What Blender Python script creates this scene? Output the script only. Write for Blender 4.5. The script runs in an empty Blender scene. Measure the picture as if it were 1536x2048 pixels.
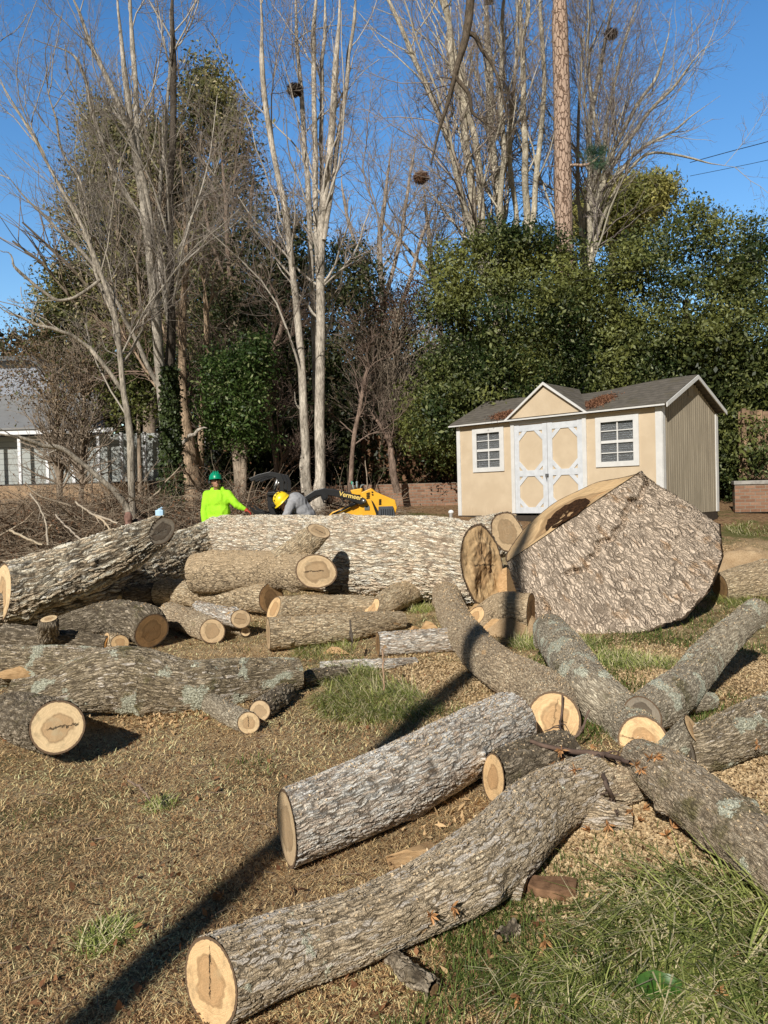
import bpy, math, random
import numpy as np
from mathutils import Vector, Matrix
random.seed(7); rng = np.random.default_rng(7)
sc = bpy.context.scene; COL = sc.collection
F = 1538.0; EYE = 1.6
R_ = math.radians
CAMROT = Matrix.Rotation(R_(90 - 1.27), 3, 'X') @ Matrix.Rotation(R_(-1.5), 3, 'Z')
CAMP = Vector((0, 0, EYE))
CR = np.array(CAMROT)
def ray(px, py): return CR @ np.array([(px - 768) / F, -(py - 1024) / F, -1.0])
def PD(px, py, d): return np.array([0, 0, EYE]) + ray(px, py) * d
def PY(px, py, Y):
    r = ray(px, py); return np.array([0, 0, EYE]) + r * (Y / r[1])
_gy = np.array([-60, 8, 10.6, 13, 15, 16.5, 18, 20, 24, 60, 400.])
_gz = np.array([0, 0, .2, .3, .65, .93, 1.05, 1.3, 1.5, 2.2, 4.0])
def Zg(x, y): return np.interp(y, _gy, _gz)
def solve(px, py, rpx, lift):
    r = ray(px, py); d = 1.3
    while d < 60:
        p = r * d
        if EYE + p[2] - Zg(p[0], p[1]) - rpx * d / F - lift < 0: break
        d += .01
    return d
def G(px, py, lift=0):
    return PD(px, py, solve(px, py, 0, lift))
# ---------- numpy noise
def _h(ix, iy, iz):
    h = (ix.astype(np.int64) * 374761393 + iy.astype(np.int64) * 668265263 + iz.astype(np.int64) * 1274126177) & 0xffffffff
    h = ((h ^ (h >> 13)) * 1274126177) & 0xffffffff
    h = h ^ (h >> 16)
    return (h & 0xffff) / 65535.0
def vn(P):
    P = np.asarray(P, float); i = np.floor(P); f = P - i; f = f * f * (3 - 2 * f)
    ix, iy, iz = i[..., 0], i[..., 1], i[..., 2]; fx, fy, fz = f[..., 0], f[..., 1], f[..., 2]
    def c(a, b, d): return _h(ix + a, iy + b, iz + d)
    x00 = c(0,0,0)*(1-fx)+c(1,0,0)*fx; x10 = c(0,1,0)*(1-fx)+c(1,1,0)*fx
    x01 = c(0,0,1)*(1-fx)+c(1,0,1)*fx; x11 = c(0,1,1)*(1-fx)+c(1,1,1)*fx
    return (x00*(1-fy)+x10*fy)*(1-fz)+(x01*(1-fy)+x11*fy)*fz
def fbm(P, o=4):
    s = 0; a = .5; P = np.asarray(P, float)
    for k in range(o): s = s + a * vn(P * 2**k + 17.3 * k); a *= .5
    return s / (1 - .5**o)
# ---------- objects
def tag(o, label=None, cat=None, group=None, kind=None):
    if label: o['label'] = label
    if cat: o['category'] = cat
    if group: o['group'] = group
    if kind: o['kind'] = kind
    return o
def link(name, data, mat=None, parent=None):
    o = bpy.data.objects.new(name, data); COL.objects.link(o)
    if mat is not None:
        for m in (mat if isinstance(mat, (list, tuple)) else [mat]): data.materials.append(m)
    if parent is not None:
        o.parent = parent; o.matrix_parent_inverse = parent.matrix_world.inverted() if False else Matrix.Translation(-Vector(parent.location))
    return o
def empty(name, loc, label, cat, group=None):
    o = bpy.data.objects.new(name, None); COL.objects.link(o); o.location = Vector(loc); o.empty_display_size = .2
    return tag(o, label, cat, group)
def mk(name, V, Fc, mat, parent=None, attrs=None, smooth=True):
    """V (n,3), Fc (m,3|4) int array"""
    V = np.ascontiguousarray(V, np.float32).reshape(-1, 3); Fc = np.ascontiguousarray(Fc, np.int32)
    me = bpy.data.meshes.new(name); k = Fc.shape[1]
    me.vertices.add(len(V)); me.vertices.foreach_set('co', V.ravel())
    me.loops.add(Fc.size); me.loops.foreach_set('vertex_index', Fc.ravel())
    me.polygons.add(len(Fc)); me.polygons.foreach_set('loop_start', np.arange(0, Fc.size, k, dtype=np.int32))
    me.update(calc_edges=True)
    if smooth: me.polygons.foreach_set('use_smooth', np.ones(len(Fc), bool))
    for an, av in (attrs or {}).items():
        av = np.ascontiguousarray(av, np.float32)
        if av.shape[-1] == 4: a = me.attributes.new(an, 'FLOAT_COLOR', 'POINT'); a.data.foreach_set('color', av.ravel())
        else: a = me.attributes.new(an, 'FLOAT_VECTOR', 'POINT'); a.data.foreach_set('vector', av.ravel())
    me.update()
    return link(name, me, mat, parent)
class MB:
    """collects polygons for small hard-surface parts"""
    def __init__(s): s.v = []; s.f = []
    def add(s, vs, fs):
        b = len(s.v); s.v += [tuple(map(float, q)) for q in vs]; s.f += [tuple(b + i for i in f) for f in fs]
    def hexa(s, a):  # a: 8 corners, 0-3 bottom ring, 4-7 top ring
        s.add(a, [(3,2,1,0),(4,5,6,7),(0,1,5,4),(1,2,6,5),(2,3,7,6),(3,0,4,7)])
    def box(s, c, d, M=None):
        c = np.array(c, float); x, y, z = d[0]/2, d[1]/2, d[2]/2
        q = np.array([(-x,-y,-z),(x,-y,-z),(x,y,-z),(-x,y,-z),(-x,-y,z),(x,-y,z),(x,y,z),(-x,y,z)])
        if M is not None: q = q @ np.array(M).T
        s.hexa(q + c)
    def prism(s, A, off):
        A = np.array(A, float); B = A + np.array(off, float); n = len(A)
        s.add(list(A) + list(B), [tuple(range(n - 1, -1, -1)), tuple(range(n, 2 * n))] + [(i, (i + 1) % n, n + (i + 1) % n, n + i) for i in range(n)])
    def tube(s, pts, rad, n=8, cap=True):
        pts = [Vector(p) for p in pts]
        if not hasattr(rad, '__len__'): rad = [rad] * len(pts)
        b = len(s.v); up = None
        for i, p in enumerate(pts):
            t = (pts[min(i + 1, len(pts) - 1)] - pts[max(i - 1, 0)]).normalized()
            if up is None: up = t.orthogonal().normalized()
            up = (up - t * up.dot(t)).normalized(); w = t.cross(up)
            for k in range(n):
                a = 2 * math.pi * k / n; s.v.append(tuple(p + (up * math.cos(a) + w * math.sin(a)) * rad[i]))
        for i in range(len(pts) - 1):
            for k in range(n): s.f.append((b + i*n + k, b + i*n + (k+1) % n, b + (i+1)*n + (k+1) % n, b + (i+1)*n + k))
        if cap: s.f.append(tuple(b + k for k in range(n - 1, -1, -1))); s.f.append(tuple(b + (len(pts)-1)*n + k for k in range(n)))
    def build(s, name, mat, parent=None, bevel=0, smooth=False):
        me = bpy.data.meshes.new(name); me.from_pydata(s.v, [], s.f); me.update()
        if smooth: me.polygons.foreach_set('use_smooth', np.ones(len(s.f), bool))
        o = link(name, me, mat, parent)
        if bevel:
            m = o.modifiers.new('bevel', 'BEVEL'); m.width = bevel; m.segments = 2; m.limit_method = 'ANGLE'
        return o
def tubes(P, R, sides=3):
    """P (N,K,3), R (N,K) -> V,F"""
    N_, K, _ = P.shape
    T = np.empty_like(P); T[:, 1:-1] = P[:, 2:] - P[:, :-2]; T[:, 0] = P[:, 1] - P[:, 0]; T[:, -1] = P[:, -1] - P[:, -2]
    T /= np.linalg.norm(T, axis=2, keepdims=True) + 1e-9
    ref = np.where(np.abs(T[:, :1, 2:3]) > .9, np.array([[[1., 0, 0]]]), np.array([[[0, 0, 1.]]]))
    U = np.cross(T, np.broadcast_to(ref, T.shape)); U /= np.linalg.norm(U, axis=2, keepdims=True) + 1e-9
    W = np.cross(T, U); a = np.arange(sides) * 2 * np.pi / sides
    V = P[:, :, None, :] + (U[:, :, None, :] * np.cos(a)[None, None, :, None] + W[:, :, None, :] * np.sin(a)[None, None, :, None]) * R[:, :, None, None]
    i = np.arange(N_)[:, None, None] * K * sides; k = np.arange(K - 1)[None, :, None] * sides; s = np.arange(sides)[None, None, :]; s2 = (s + 1) % sides
    Fq = np.stack([i + k + s, i + k + s2, i + k + sides + s2, i + k + sides + s], -1).reshape(-1, 4)
    return V.reshape(-1, 3), Fq
def cat(lst):
    V = []; Fq = []; b = 0
    for v, f in lst: V.append(v); Fq.append(f + b); b += len(v)
    return np.concatenate(V), np.concatenate(Fq)
def catmull(C, m):
    C = np.array(C, float); n = len(C)
    if n == 2: t = np.linspace(0, 1, m)[:, None]; return C[0] * (1 - t) + C[1] * t
    E = np.vstack([2 * C[0] - C[1], C, 2 * C[-1] - C[-2]])
    L = np.r_[0, np.cumsum(np.linalg.norm(np.diff(C[:, :3], axis=0), axis=1))]
    s = np.linspace(0, L[-1], m); k = np.clip(np.searchsorted(L, s, 'right') - 1, 0, n - 2)
    t = ((s - L[k]) / (L[k + 1] - L[k]))[:, None]
    a, b, c, d = E[k], E[k + 1], E[k + 2], E[k + 3]
    return .5 * (2*b + (c - a)*t + (2*a - 5*b + 4*c - d)*t*t + (3*b - a - 3*c + d)*t**3)
# ---------- node helpers
class NT:
    def __init__(s, name, world=None):
        if world: s.m = world
        else: s.m = bpy.data.materials.new(name)
        s.m.use_nodes = True; s.t = s.m.node_tree; s.t.nodes.clear()
    def n(s, typ, ins=None, **pr):
        nd = s.t.nodes.new(typ)
        for k, v in pr.items(): setattr(nd, k, v)
        for k, v in (ins or {}).items():
            sk = nd.inputs[k]
            if isinstance(v, bpy.types.NodeSocket): s.t.links.new(v, sk)
            else:
                if hasattr(sk.default_value, '__len__') and hasattr(v, '__len__') and len(sk.default_value) == 4 and len(v) == 3: v = (*v, 1)
                sk.default_value = v
        return nd
    def math(s, op, a, b=0, c=0, clamp=False):
        nd = s.n('ShaderNodeMath', {0: a, 1: b, 2: c}, operation=op); nd.use_clamp = clamp; return nd.outputs[0]
    def vmath(s, op, a, b): return s.n('ShaderNodeVectorMath', {0: a, 1: b}, operation=op).outputs[0]
    def mix(s, f, a, b, blend='MIX'):
        return s.n('ShaderNodeMix', {0: f, 6: a, 7: b}, data_type='RGBA', blend_type=blend).outputs[2]
    def ss(s, v, a, b, lo=0., hi=1.):
        return s.n('ShaderNodeMapRange', {0: v, 1: a, 2: b, 3: lo, 4: hi}, interpolation_type='SMOOTHSTEP').outputs[0]
    def noise(s, vec, scale, detail=4, rough=.55, out=0, dist=0):
        return s.n('ShaderNodeTexNoise', {'Vector': vec, 'Scale': scale, 'Detail': detail, 'Roughness': rough, 'Distortion': dist}).outputs[out]
    def ramp(s, f, stops):
        nd = s.n('ShaderNodeValToRGB', {0: f}); e = nd.color_ramp.elements
        while len(e) < len(stops): e.new(.5)
        for i, (p, c) in enumerate(stops): e[i].position = p; e[i].color = (*c, 1)
        return nd.outputs[0]
    def attr(s, name): return s.n('ShaderNodeAttribute', attribute_name=name)
    def obj(s): return s.n('ShaderNodeTexCoord').outputs['Object']
    def geo(s): return s.n('ShaderNodeNewGeometry')
    def bump(s, h, strength=.5, dist=.01): return s.n('ShaderNodeBump', {'Height': h, 'Strength': strength, 'Distance': dist}).outputs[0]
    def out(s, color, rough=.8, spec=.3, normal=None, disp=None, metallic=0, transl=0, extra=None):
        ins = {'Base Color': color, 'Roughness': rough, 'Specular IOR Level': spec, 'Metallic': metallic}
        if normal is not None: ins['Normal'] = normal
        ins.update(extra or {})
        b = s.n('ShaderNodeBsdfPrincipled', ins).outputs[0]
        if transl:
            tr = s.n('ShaderNodeBsdfTranslucent', {'Color': color}).outputs[0]
            b = s.n('ShaderNodeMixShader', {0: transl, 1: b, 2: tr}).outputs[0]
        o = s.n('ShaderNodeOutputMaterial', {'Surface': b})
        if disp is not None:
            s.t.links.new(disp, o.inputs['Displacement']); s.m.displacement_method = 'BOTH'
        return s.m
# ---------- materials
def plain(name, c, rough=.7, spec=.3, metallic=0, var=.15, scale=8, bump=0.1):
    t = NT(name); n = t.noise(t.obj(), scale, 5)
    d = tuple(x * (1 - var) for x in c); l = tuple(min(1, x * (1 + var)) for x in c)
    col = t.mix(t.ss(n, .3, .7), d, l)
    return t.out(col, rough, spec, t.bump(t.noise(t.obj(), scale * 12, 3), bump, .004), metallic=metallic)
def bark(name, dark=(.05,.038,.026), mid=(.19,.155,.115), light=(.40,.35,.28), freq=32, stretch=.22, amp=.014, white=0, orange=0, lichen=0, moss=0, dust=0, furrow=.16, warp=.6, tint=.35, fdark=.85, second=.5, strip=0):
    t = NT(name); r = t.attr('rest').outputs['Vector']
    wn = t.vmath('SUBTRACT', t.noise(r, freq * .3, 4, .6, out=1), (.5, .5, .5))
    wv = t.vmath('ADD', r, t.vmath('MULTIPLY', wn, (warp * 3.0 / freq, warp * 3.0 / freq, warp * 5.0 / freq)))
    sv = t.vmath('MULTIPLY', wv, (freq, freq, freq * stretch))
    e = t.n('ShaderNodeTexVoronoi', {'Vector': sv, 'Scale': 1.}, feature='DISTANCE_TO_EDGE').outputs['Distance']
    sv2 = t.vmath('MULTIPLY', wv, (freq * 2.1, freq * 2.1, freq * stretch * 2.6))
    e2 = t.n('ShaderNodeTexVoronoi', {'Vector': sv2, 'Scale': 1.}, feature='DISTANCE_TO_EDGE').outputs['Distance']
    cellv = t.n('ShaderNodeTexVoronoi', {'Vector': sv2, 'Scale': 1.}, feature='F1').outputs['Color']
    cellv = t.n('ShaderNodeSeparateColor', {0: cellv}).outputs[0]
    gate = t.ss(t.noise(r, freq * .45, 3), .32, .6, .35, 1.)   # furrows fade in and out
    h1 = t.math('SUBTRACT', 1., t.math('MULTIPLY', gate, t.math('SUBTRACT', 1., t.ss(e, .0, furrow))))
    h2 = t.math('SUBTRACT', 1., t.math('MULTIPLY', second, t.math('SUBTRACT', 1., t.ss(e2, .0, .14))))
    n1 = t.noise(t.vmath('MULTIPLY', wv, (freq * 1.2, freq * 1.2, freq * stretch * 1.4)), 1.6, 7, .68)
    n2 = t.noise(r, freq * 3.5, 6, .72)
    big = t.noise(r, 2.2, 4)
    tone = t.math('ADD', t.math('ADD', t.math('MULTIPLY', n1, .8), t.math('MULTIPLY', cellv, .28)), t.math('MULTIPLY', t.math('SUBTRACT', big, .5), tint))
    height = t.math('ADD', t.math('MULTIPLY', t.math('MULTIPLY', h1, h2), t.math('ADD', .45, t.math('MULTIPLY', n1, .55))), t.math('MULTIPLY', n2, .25))
    col = t.ramp(tone, [(.30, tuple(c * .72 for c in mid)), (.48, tuple(c * 1.15 for c in mid)), (.74, tuple(min(.85, c * 1.12) for c in light))])
    fine = t.noise(r, 190, 4, .75)
    col = t.mix(.6, col, t.ramp(fine, [(.32, (.55,.53,.50)), (.64, (2.3,2.22,2.1))]), 'MULTIPLY')
    col = t.vmath('MINIMUM', col, (.88, .84, .77))
    if white:
        wm = t.noise(t.vmath('MULTIPLY', t.vmath('ADD', r, t.vmath('MULTIPLY', wn, (.012,.012,.02))), (40, 40, 8.)), 1., 3, .5)
        lowf = t.noise(r, 1.7, 2)
        wmask = t.math('MULTIPLY', t.ss(t.math('ADD', wm, t.math('MULTIPLY', lowf, .35)), .84 - white * .25, .89 - white * .25), t.ss(h1, .5, .9))
        col = t.mix(wmask, col, t.mix(fine, (.52,.45,.37), (.82,.73,.61)))
    if orange:
        om = t.noise(t.vmath('MULTIPLY', r, (5, 5, 2)), 1.5, 5, .6)
        col = t.mix(t.math('MULTIPLY', t.ss(om, .62 - orange * .12, .72 - orange * .12), .6), col, (.40,.22,.09))
    if moss:
        mm = t.noise(r, 3.5, 5, .65)
        mf = t.noise(r, 90, 3)
        col = t.mix(t.math('MULTIPLY', t.ss(mm, .66 - moss * .2, .80 - moss * .2), .75), col, t.mix(mf, (.05,.05,.012), (.19,.17,.05)))
    col = t.mix(t.math('MULTIPLY', fdark, t.math('SUBTRACT', 1., t.math('MULTIPLY', h1, h2))), col, dark)
    if strip:
        sm = t.noise(t.vmath('MULTIPLY', r, (1., 1., .45)), 5.5, 5, .62); smk = t.ss(sm, .70 - strip * .1, .715 - strip * .1)
        wood = t.ramp(t.noise(t.vmath('MULTIPLY', r, (120, 120, 6)), 1., 4, .7), [(.3, (.24,.14,.07)), (.7, (.62,.42,.22))])
        col = t.mix(smk, col, wood); height = t.math('MULTIPLY', height, t.math('SUBTRACT', 1., t.math('MULTIPLY', smk, .92)))
    if lichen:
        lm = t.math('ADD', t.noise(r, 5.0, 3, .5), t.math('MULTIPLY', t.noise(r, 55, 3, .7), .22))
        lmask = t.ss(lm, .80 - lichen * .15, .825 - lichen * .15)
        lf = t.noise(r, 120, 4, .8)
        col = t.mix(t.math('MULTIPLY', lmask, .9), col, t.mix(t.ss(lf, .38, .6), (.20,.20,.14), (.74,.74,.58)))
        height = t.math('ADD', height, t.math('MULTIPLY', lmask, t.math('MULTIPLY', lf, .35)))
    if dust:
        nz = t.n('ShaderNodeSeparateXYZ', {0: t.geo().outputs['Normal']}).outputs[2]
        dn = t.noise(r, 8, 6, .7)
        dm = t.math('MULTIPLY', t.ss(t.math('ADD', nz, t.math('MULTIPLY', dn, .9)), 1.35 - dust * .5, 1.75 - dust * .5), .9)
        col = t.mix(dm, col, t.mix(fine, (.42,.29,.16), (.74,.57,.36)))
    d = t.n('ShaderNodeDisplacement', {'Height': height, 'Midlevel': 0., 'Scale': amp}).outputs[0]
    return t.out(col, .92, .15, None, d)
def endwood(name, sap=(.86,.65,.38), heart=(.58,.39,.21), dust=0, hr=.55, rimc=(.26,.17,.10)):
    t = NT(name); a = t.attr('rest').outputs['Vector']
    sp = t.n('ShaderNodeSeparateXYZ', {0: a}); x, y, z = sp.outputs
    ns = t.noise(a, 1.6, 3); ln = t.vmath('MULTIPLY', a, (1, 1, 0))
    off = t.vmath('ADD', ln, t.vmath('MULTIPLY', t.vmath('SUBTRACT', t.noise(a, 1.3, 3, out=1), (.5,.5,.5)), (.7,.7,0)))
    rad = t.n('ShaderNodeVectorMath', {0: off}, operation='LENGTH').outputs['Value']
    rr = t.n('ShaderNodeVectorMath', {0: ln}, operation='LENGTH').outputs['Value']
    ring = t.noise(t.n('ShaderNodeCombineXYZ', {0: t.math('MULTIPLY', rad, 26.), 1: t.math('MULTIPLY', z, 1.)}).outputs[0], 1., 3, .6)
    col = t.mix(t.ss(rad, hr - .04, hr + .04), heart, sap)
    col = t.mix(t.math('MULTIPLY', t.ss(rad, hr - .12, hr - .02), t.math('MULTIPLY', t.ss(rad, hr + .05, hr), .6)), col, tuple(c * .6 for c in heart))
    col = t.mix(.5, col, t.ramp(ring, [(.35, (.62,.56,.5)), (.65, (1.15,1.15,1.15))]), 'MULTIPLY')
    # saw marks: fine parallel streaks
    saw = t.noise(t.n('ShaderNodeCombineXYZ', {0: t.math('MULTIPLY', t.math('ADD', x, t.math('MULTIPLY', y, .4)), 3.), 1: t.math('MULTIPLY', t.math('SUBTRACT', y, t.math('MULTIPLY', x, .4)), 38.), 2: z}).outputs[0], 1., 4, .7)
    col = t.mix(.5, col, t.ramp(saw, [(.3, (.66,.62,.58)), (.65, (1.12,1.12,1.12))]), 'MULTIPLY')
    blot = t.noise(a, 2.6, 5, .6); col = t.mix(t.ss(blot, .52, .72), col, tuple(.60 * c for c in sap)); stn = t.noise(t.vmath('ADD', a, (7., 3., 0)), 1.1, 4, .6); col = t.mix(t.math('MULTIPLY', t.ss(stn, .5, .68), .6), col, tuple(.75 * c for c in heart))
    ang = t.math('ARCTAN2', y, x); cr = t.noise(t.n('ShaderNodeCombineXYZ', {0: t.math('MULTIPLY', ang, 2.2), 1: z}).outputs[0], 1.4, 4, .7)
    # check (radial crack) across heart
    so_ = t.math('SINE', t.math('MULTIPLY', z, 3.7)); cs_ = t.math('COSINE', t.math('MULTIPLY', z, 3.7))
    xr = t.math('SUBTRACT', t.math('MULTIPLY', x, cs_), t.math('MULTIPLY', y, so_)); yr = t.math('ADD', t.math('MULTIPLY', x, so_), t.math('MULTIPLY', y, cs_)); pres = t.math('MULTIPLY', t.math('FRACT', t.math('MULTIPLY', z, 1.618)), 1.3)
    ck = t.math('ABSOLUTE', t.math('ADD', yr, t.math('ADD', t.math('MULTIPLY', xr, .15), t.math('MULTIPLY', t.math('SUBTRACT', t.noise(a, 4.5, 4, .7), .5), .45))))
    ckm = t.math('MULTIPLY', t.math('MULTIPLY', t.ss(ck, .035, .008), t.ss(t.math('ADD', rad, t.math('MULTIPLY', xr, .35)), .55, .40)), t.ss(pres, .35, .45))
    col = t.mix(ckm, col, (.03,.018,.01))
    hue = t.math('FRACT', t.math('MULTIPLY', z, 2.33)); col = t.mix(t.math('MULTIPLY', hue, .25), col, tuple(.62 * c for c in sap), 'MIX')
    col = t.mix(t.ss(t.math('ADD', rr, t.math('MULTIPLY', t.noise(a, 9, 3), .07)), 1.002, 1.012), col, t.mix(t.noise(a, 30, 3), (.07,.045,.03), rimc))
    hgt = t.math('SUBTRACT', t.math('ADD', t.math('MULTIPLY', saw, .5), t.math('MULTIPLY', ring, .25)), t.math('MULTIPLY', ckm, 2.))
    return t.out(col, .75, .2, t.bump(hgt, .7, .006))
B_pale = bark('bark_pale_ridged', freq=21, amp=.036, mid=(.54,.44,.335), light=(.80,.69,.55), dust=.25, furrow=.16, stretch=.15, dark=(.11,.08,.055), fdark=.85, warp=.5)
B_left = bark('bark_grey_ridged', freq=20, amp=.042, mid=(.42,.345,.25), light=(.80,.71,.58), furrow=.26, stretch=.10, dark=(.03,.022,.014), second=.6, fdark=.97)
B_mid = bark('bark_brown_ridged', freq=40, amp=.013, mid=(.34,.265,.17), light=(.64,.53,.38), dust=.35, stretch=.2, strip=.35)
B_dusty = bark('bark_sawdust_covered', freq=34, amp=.012, mid=(.30,.235,.155), light=(.54,.44,.31), dust=1.15, stretch=.28)
B_pink = bark('bark_whitish_ridged', freq=44, strip=.25, amp=.013, mid=(.50,.42,.34), light=(.85,.78,.69), white=.32, orange=.4, stretch=.13, furrow=.18)
B_streak = bark('bark_white_streaked', freq=56, strip=.2, amp=.012, mid=(.33,.265,.18), light=(.55,.46,.34), white=.66, lichen=.14, stretch=.14, furrow=.14, second=.35)
B_lich = bark('bark_lichen', freq=50, amp=.014, mid=(.21,.17,.11), light=(.46,.39,.29), lichen=.80, moss=.5, white=.3, stretch=.16)
B_lich2 = bark('bark_lichen_branch', freq=54, amp=.009, mid=(.25,.215,.16), light=(.50,.45,.35), lichen=.80, moss=.45, stretch=.25, fdark=.7, furrow=.2)
B_moss = bark('bark_mossy', freq=60, amp=.008, mid=(.27,.215,.15), light=(.42,.36,.27), lichen=.25, moss=.85, stretch=.2, white=.1, fdark=.7, furrow=.2)
B_dark = bark('bark_dark_furrowed', freq=34, amp=.020, mid=(.14,.115,.08), light=(.36,.31,.24), moss=.5, stretch=.16, furrow=.24)
B_curv = bark('bark_tan_scaly', freq=48, strip=.2, amp=.011, mid=(.34,.265,.18), light=(.60,.50,.36), dust=.15, stretch=.25, moss=.2, fdark=.75, furrow=.2)
B_slab = bark('bark_thick_flaky', freq=19, amp=.026, dark=(.11,.08,.055), mid=(.38,.315,.25), light=(.50,.42,.34), stretch=.17, furrow=.10, orange=.45, dust=.1, tint=.2, warp=.75, fdark=.85, second=.6)
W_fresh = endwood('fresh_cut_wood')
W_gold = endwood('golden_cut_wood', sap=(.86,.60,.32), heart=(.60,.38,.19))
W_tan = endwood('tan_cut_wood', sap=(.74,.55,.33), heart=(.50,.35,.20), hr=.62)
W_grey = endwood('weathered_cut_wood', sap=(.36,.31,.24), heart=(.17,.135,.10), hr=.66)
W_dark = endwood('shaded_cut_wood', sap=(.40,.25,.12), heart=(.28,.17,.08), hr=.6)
def chipwood():
    t = NT('split_wood'); o = t.obj(); n = t.noise(t.vmath('MULTIPLY', o, (6, 40, 40)), 1.5, 5, .7)
    return t.out(t.ramp(n, [(.25, (.30,.17,.07)), (.7, (.66,.44,.23))]), .8, .2, t.bump(n, .8, .01))
M_chip = chipwood()
def colmat(name, rough=.7, spec=.3, transl=0.):
    t = NT(name); c = t.attr('col').outputs['Color']
    v = t.noise(t.geo().outputs['Position'], 40, 2); c = t.mix(.5, c, t.ramp(v, [(.3, (.7,.7,.7)), (.7, (1.2,1.2,1.2))]), 'MULTIPLY')
    return t.out(c, rough, spec, transl=transl)
M_leaf = colmat('evergreen_leaf', .5, .35, .25)
M_grass = colmat('grass_blade', .6, .3, .3)
M_litter = colmat('dry_litter', .8, .15, .15)
M_twig = colmat('twig_bark', .85, .2)
def stemmat():
    t = NT('tree_trunk_bark'); p = t.geo().outputs['Position']
    c = t.attr('col').outputs['Color']
    f = t.vmath('MULTIPLY', p, (1, 1, .16)); n = t.noise(f, 45, 6, .7); b = t.noise(t.vmath('MULTIPLY', p, (1,1,.6)), 3.5, 4, .6)
    c = t.mix(.8, c, t.ramp(n, [(.36, (.28,.27,.25)), (.58, (1.35,1.35,1.35))]), 'MULTIPLY')
    c = t.mix(.6, c, t.ramp(b, [(.38, (.42,.40,.37)), (.62, (1.3,1.28,1.25))]), 'MULTIPLY')
    return t.out(c, .9, .15, t.bump(n, .9, .02))
M_stem = stemmat()
def pinemat():
    t = NT('pine_plate_bark'); p = t.geo().outputs['Position']
    v = t.vmath('MULTIPLY', p, (9, 9, 3.2)); w = t.vmath('ADD', v, t.vmath('MULTIPLY', t.noise(p, 4, 4, out=1), (1.2,1.2,1.2)))
    e = t.n('ShaderNodeTexVoronoi', {'Vector': w, 'Scale': 1.}, feature='DISTANCE_TO_EDGE').outputs['Distance']
    n = t.noise(w, 3, 5, .7); h = t.math('ADD', t.math('MULTIPLY', t.ss(e, 0, .10), .55), t.math('MULTIPLY', n, .85))
    c = t.ramp(h, [(.38, (.13,.085,.06)), (.75, (.34,.225,.16)), (1., (.52,.38,.29))])
    return t.out(c, .9, .15, t.bump(h, 1., .05))
M_pine = pinemat()
# ---------- world, sun, camera
SUN_AZ = math.degrees(math.atan2(-.35, -.937)) % 360; SUN_EL = 32
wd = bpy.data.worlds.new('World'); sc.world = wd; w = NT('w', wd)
sky = w.n('ShaderNodeTexSky', sky_type='NISHITA'); sky.sun_disc = False
sky.sun_elevation = R_(SUN_EL); sky.sun_rotation = R_(SUN_AZ); sky.air_density = 1.3; sky.dust_density = .25; sky.ozone_density = 2.5; sky.altitude = 200
hs = w.n('ShaderNodeHueSaturation', {'Hue': .506, 'Saturation': 1.32, 'Value': 1.0, 'Color': sky.outputs[0]})
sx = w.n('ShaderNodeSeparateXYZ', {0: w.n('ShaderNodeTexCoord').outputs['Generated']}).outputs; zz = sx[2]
fz = w.math('MULTIPLY', w.ss(zz, .45, .85, 1., .2), w.ss(sx[1], -.1, .5, .2, 1.))  # off-frame sky, overhead and behind the camera, dimmed to weaken fill light
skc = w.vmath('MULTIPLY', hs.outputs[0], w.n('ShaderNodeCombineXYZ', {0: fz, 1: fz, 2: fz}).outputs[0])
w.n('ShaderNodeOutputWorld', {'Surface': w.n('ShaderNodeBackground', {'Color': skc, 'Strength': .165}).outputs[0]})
sl = bpy.data.lights.new('sun', 'SUN'); sl.energy = 5.0; sl.angle = R_(.53); sl.color = (1, .955, .885)
so = bpy.data.objects.new('sun', sl); COL.objects.link(so); so.location = (-5, -12, 14)
_d = Vector((.35 * math.cos(R_(SUN_EL)), .937 * math.cos(R_(SUN_EL)), -math.sin(R_(SUN_EL))))
so.rotation_euler = _d.to_track_quat('-Z', 'Y').to_euler()
cam = bpy.data.cameras.new('camera'); co = bpy.data.objects.new('camera', cam); COL.objects.link(co)
cam.sensor_fit = 'VERTICAL'; cam.sensor_height = 24; cam.lens = 24 * F / 2048; cam.clip_start = .05; cam.clip_end = 2000
co.matrix_world = Matrix.Translation(CAMP) @ CAMROT.to_4x4(); sc.camera = co
sc.view_settings.view_transform = 'Standard'; sc.view_settings.look = 'None'; sc.view_settings.exposure = 0; sc.view_settings.gamma = 1
sc.cycles.max_bounces = 5; sc.cycles.diffuse_bounces = 3; sc.cycles.glossy_bounces = 2; sc.cycles.transmission_bounces = 4; sc.cycles.transparent_max_bounces = 4
sc.render.threads_mode = 'AUTO'
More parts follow.
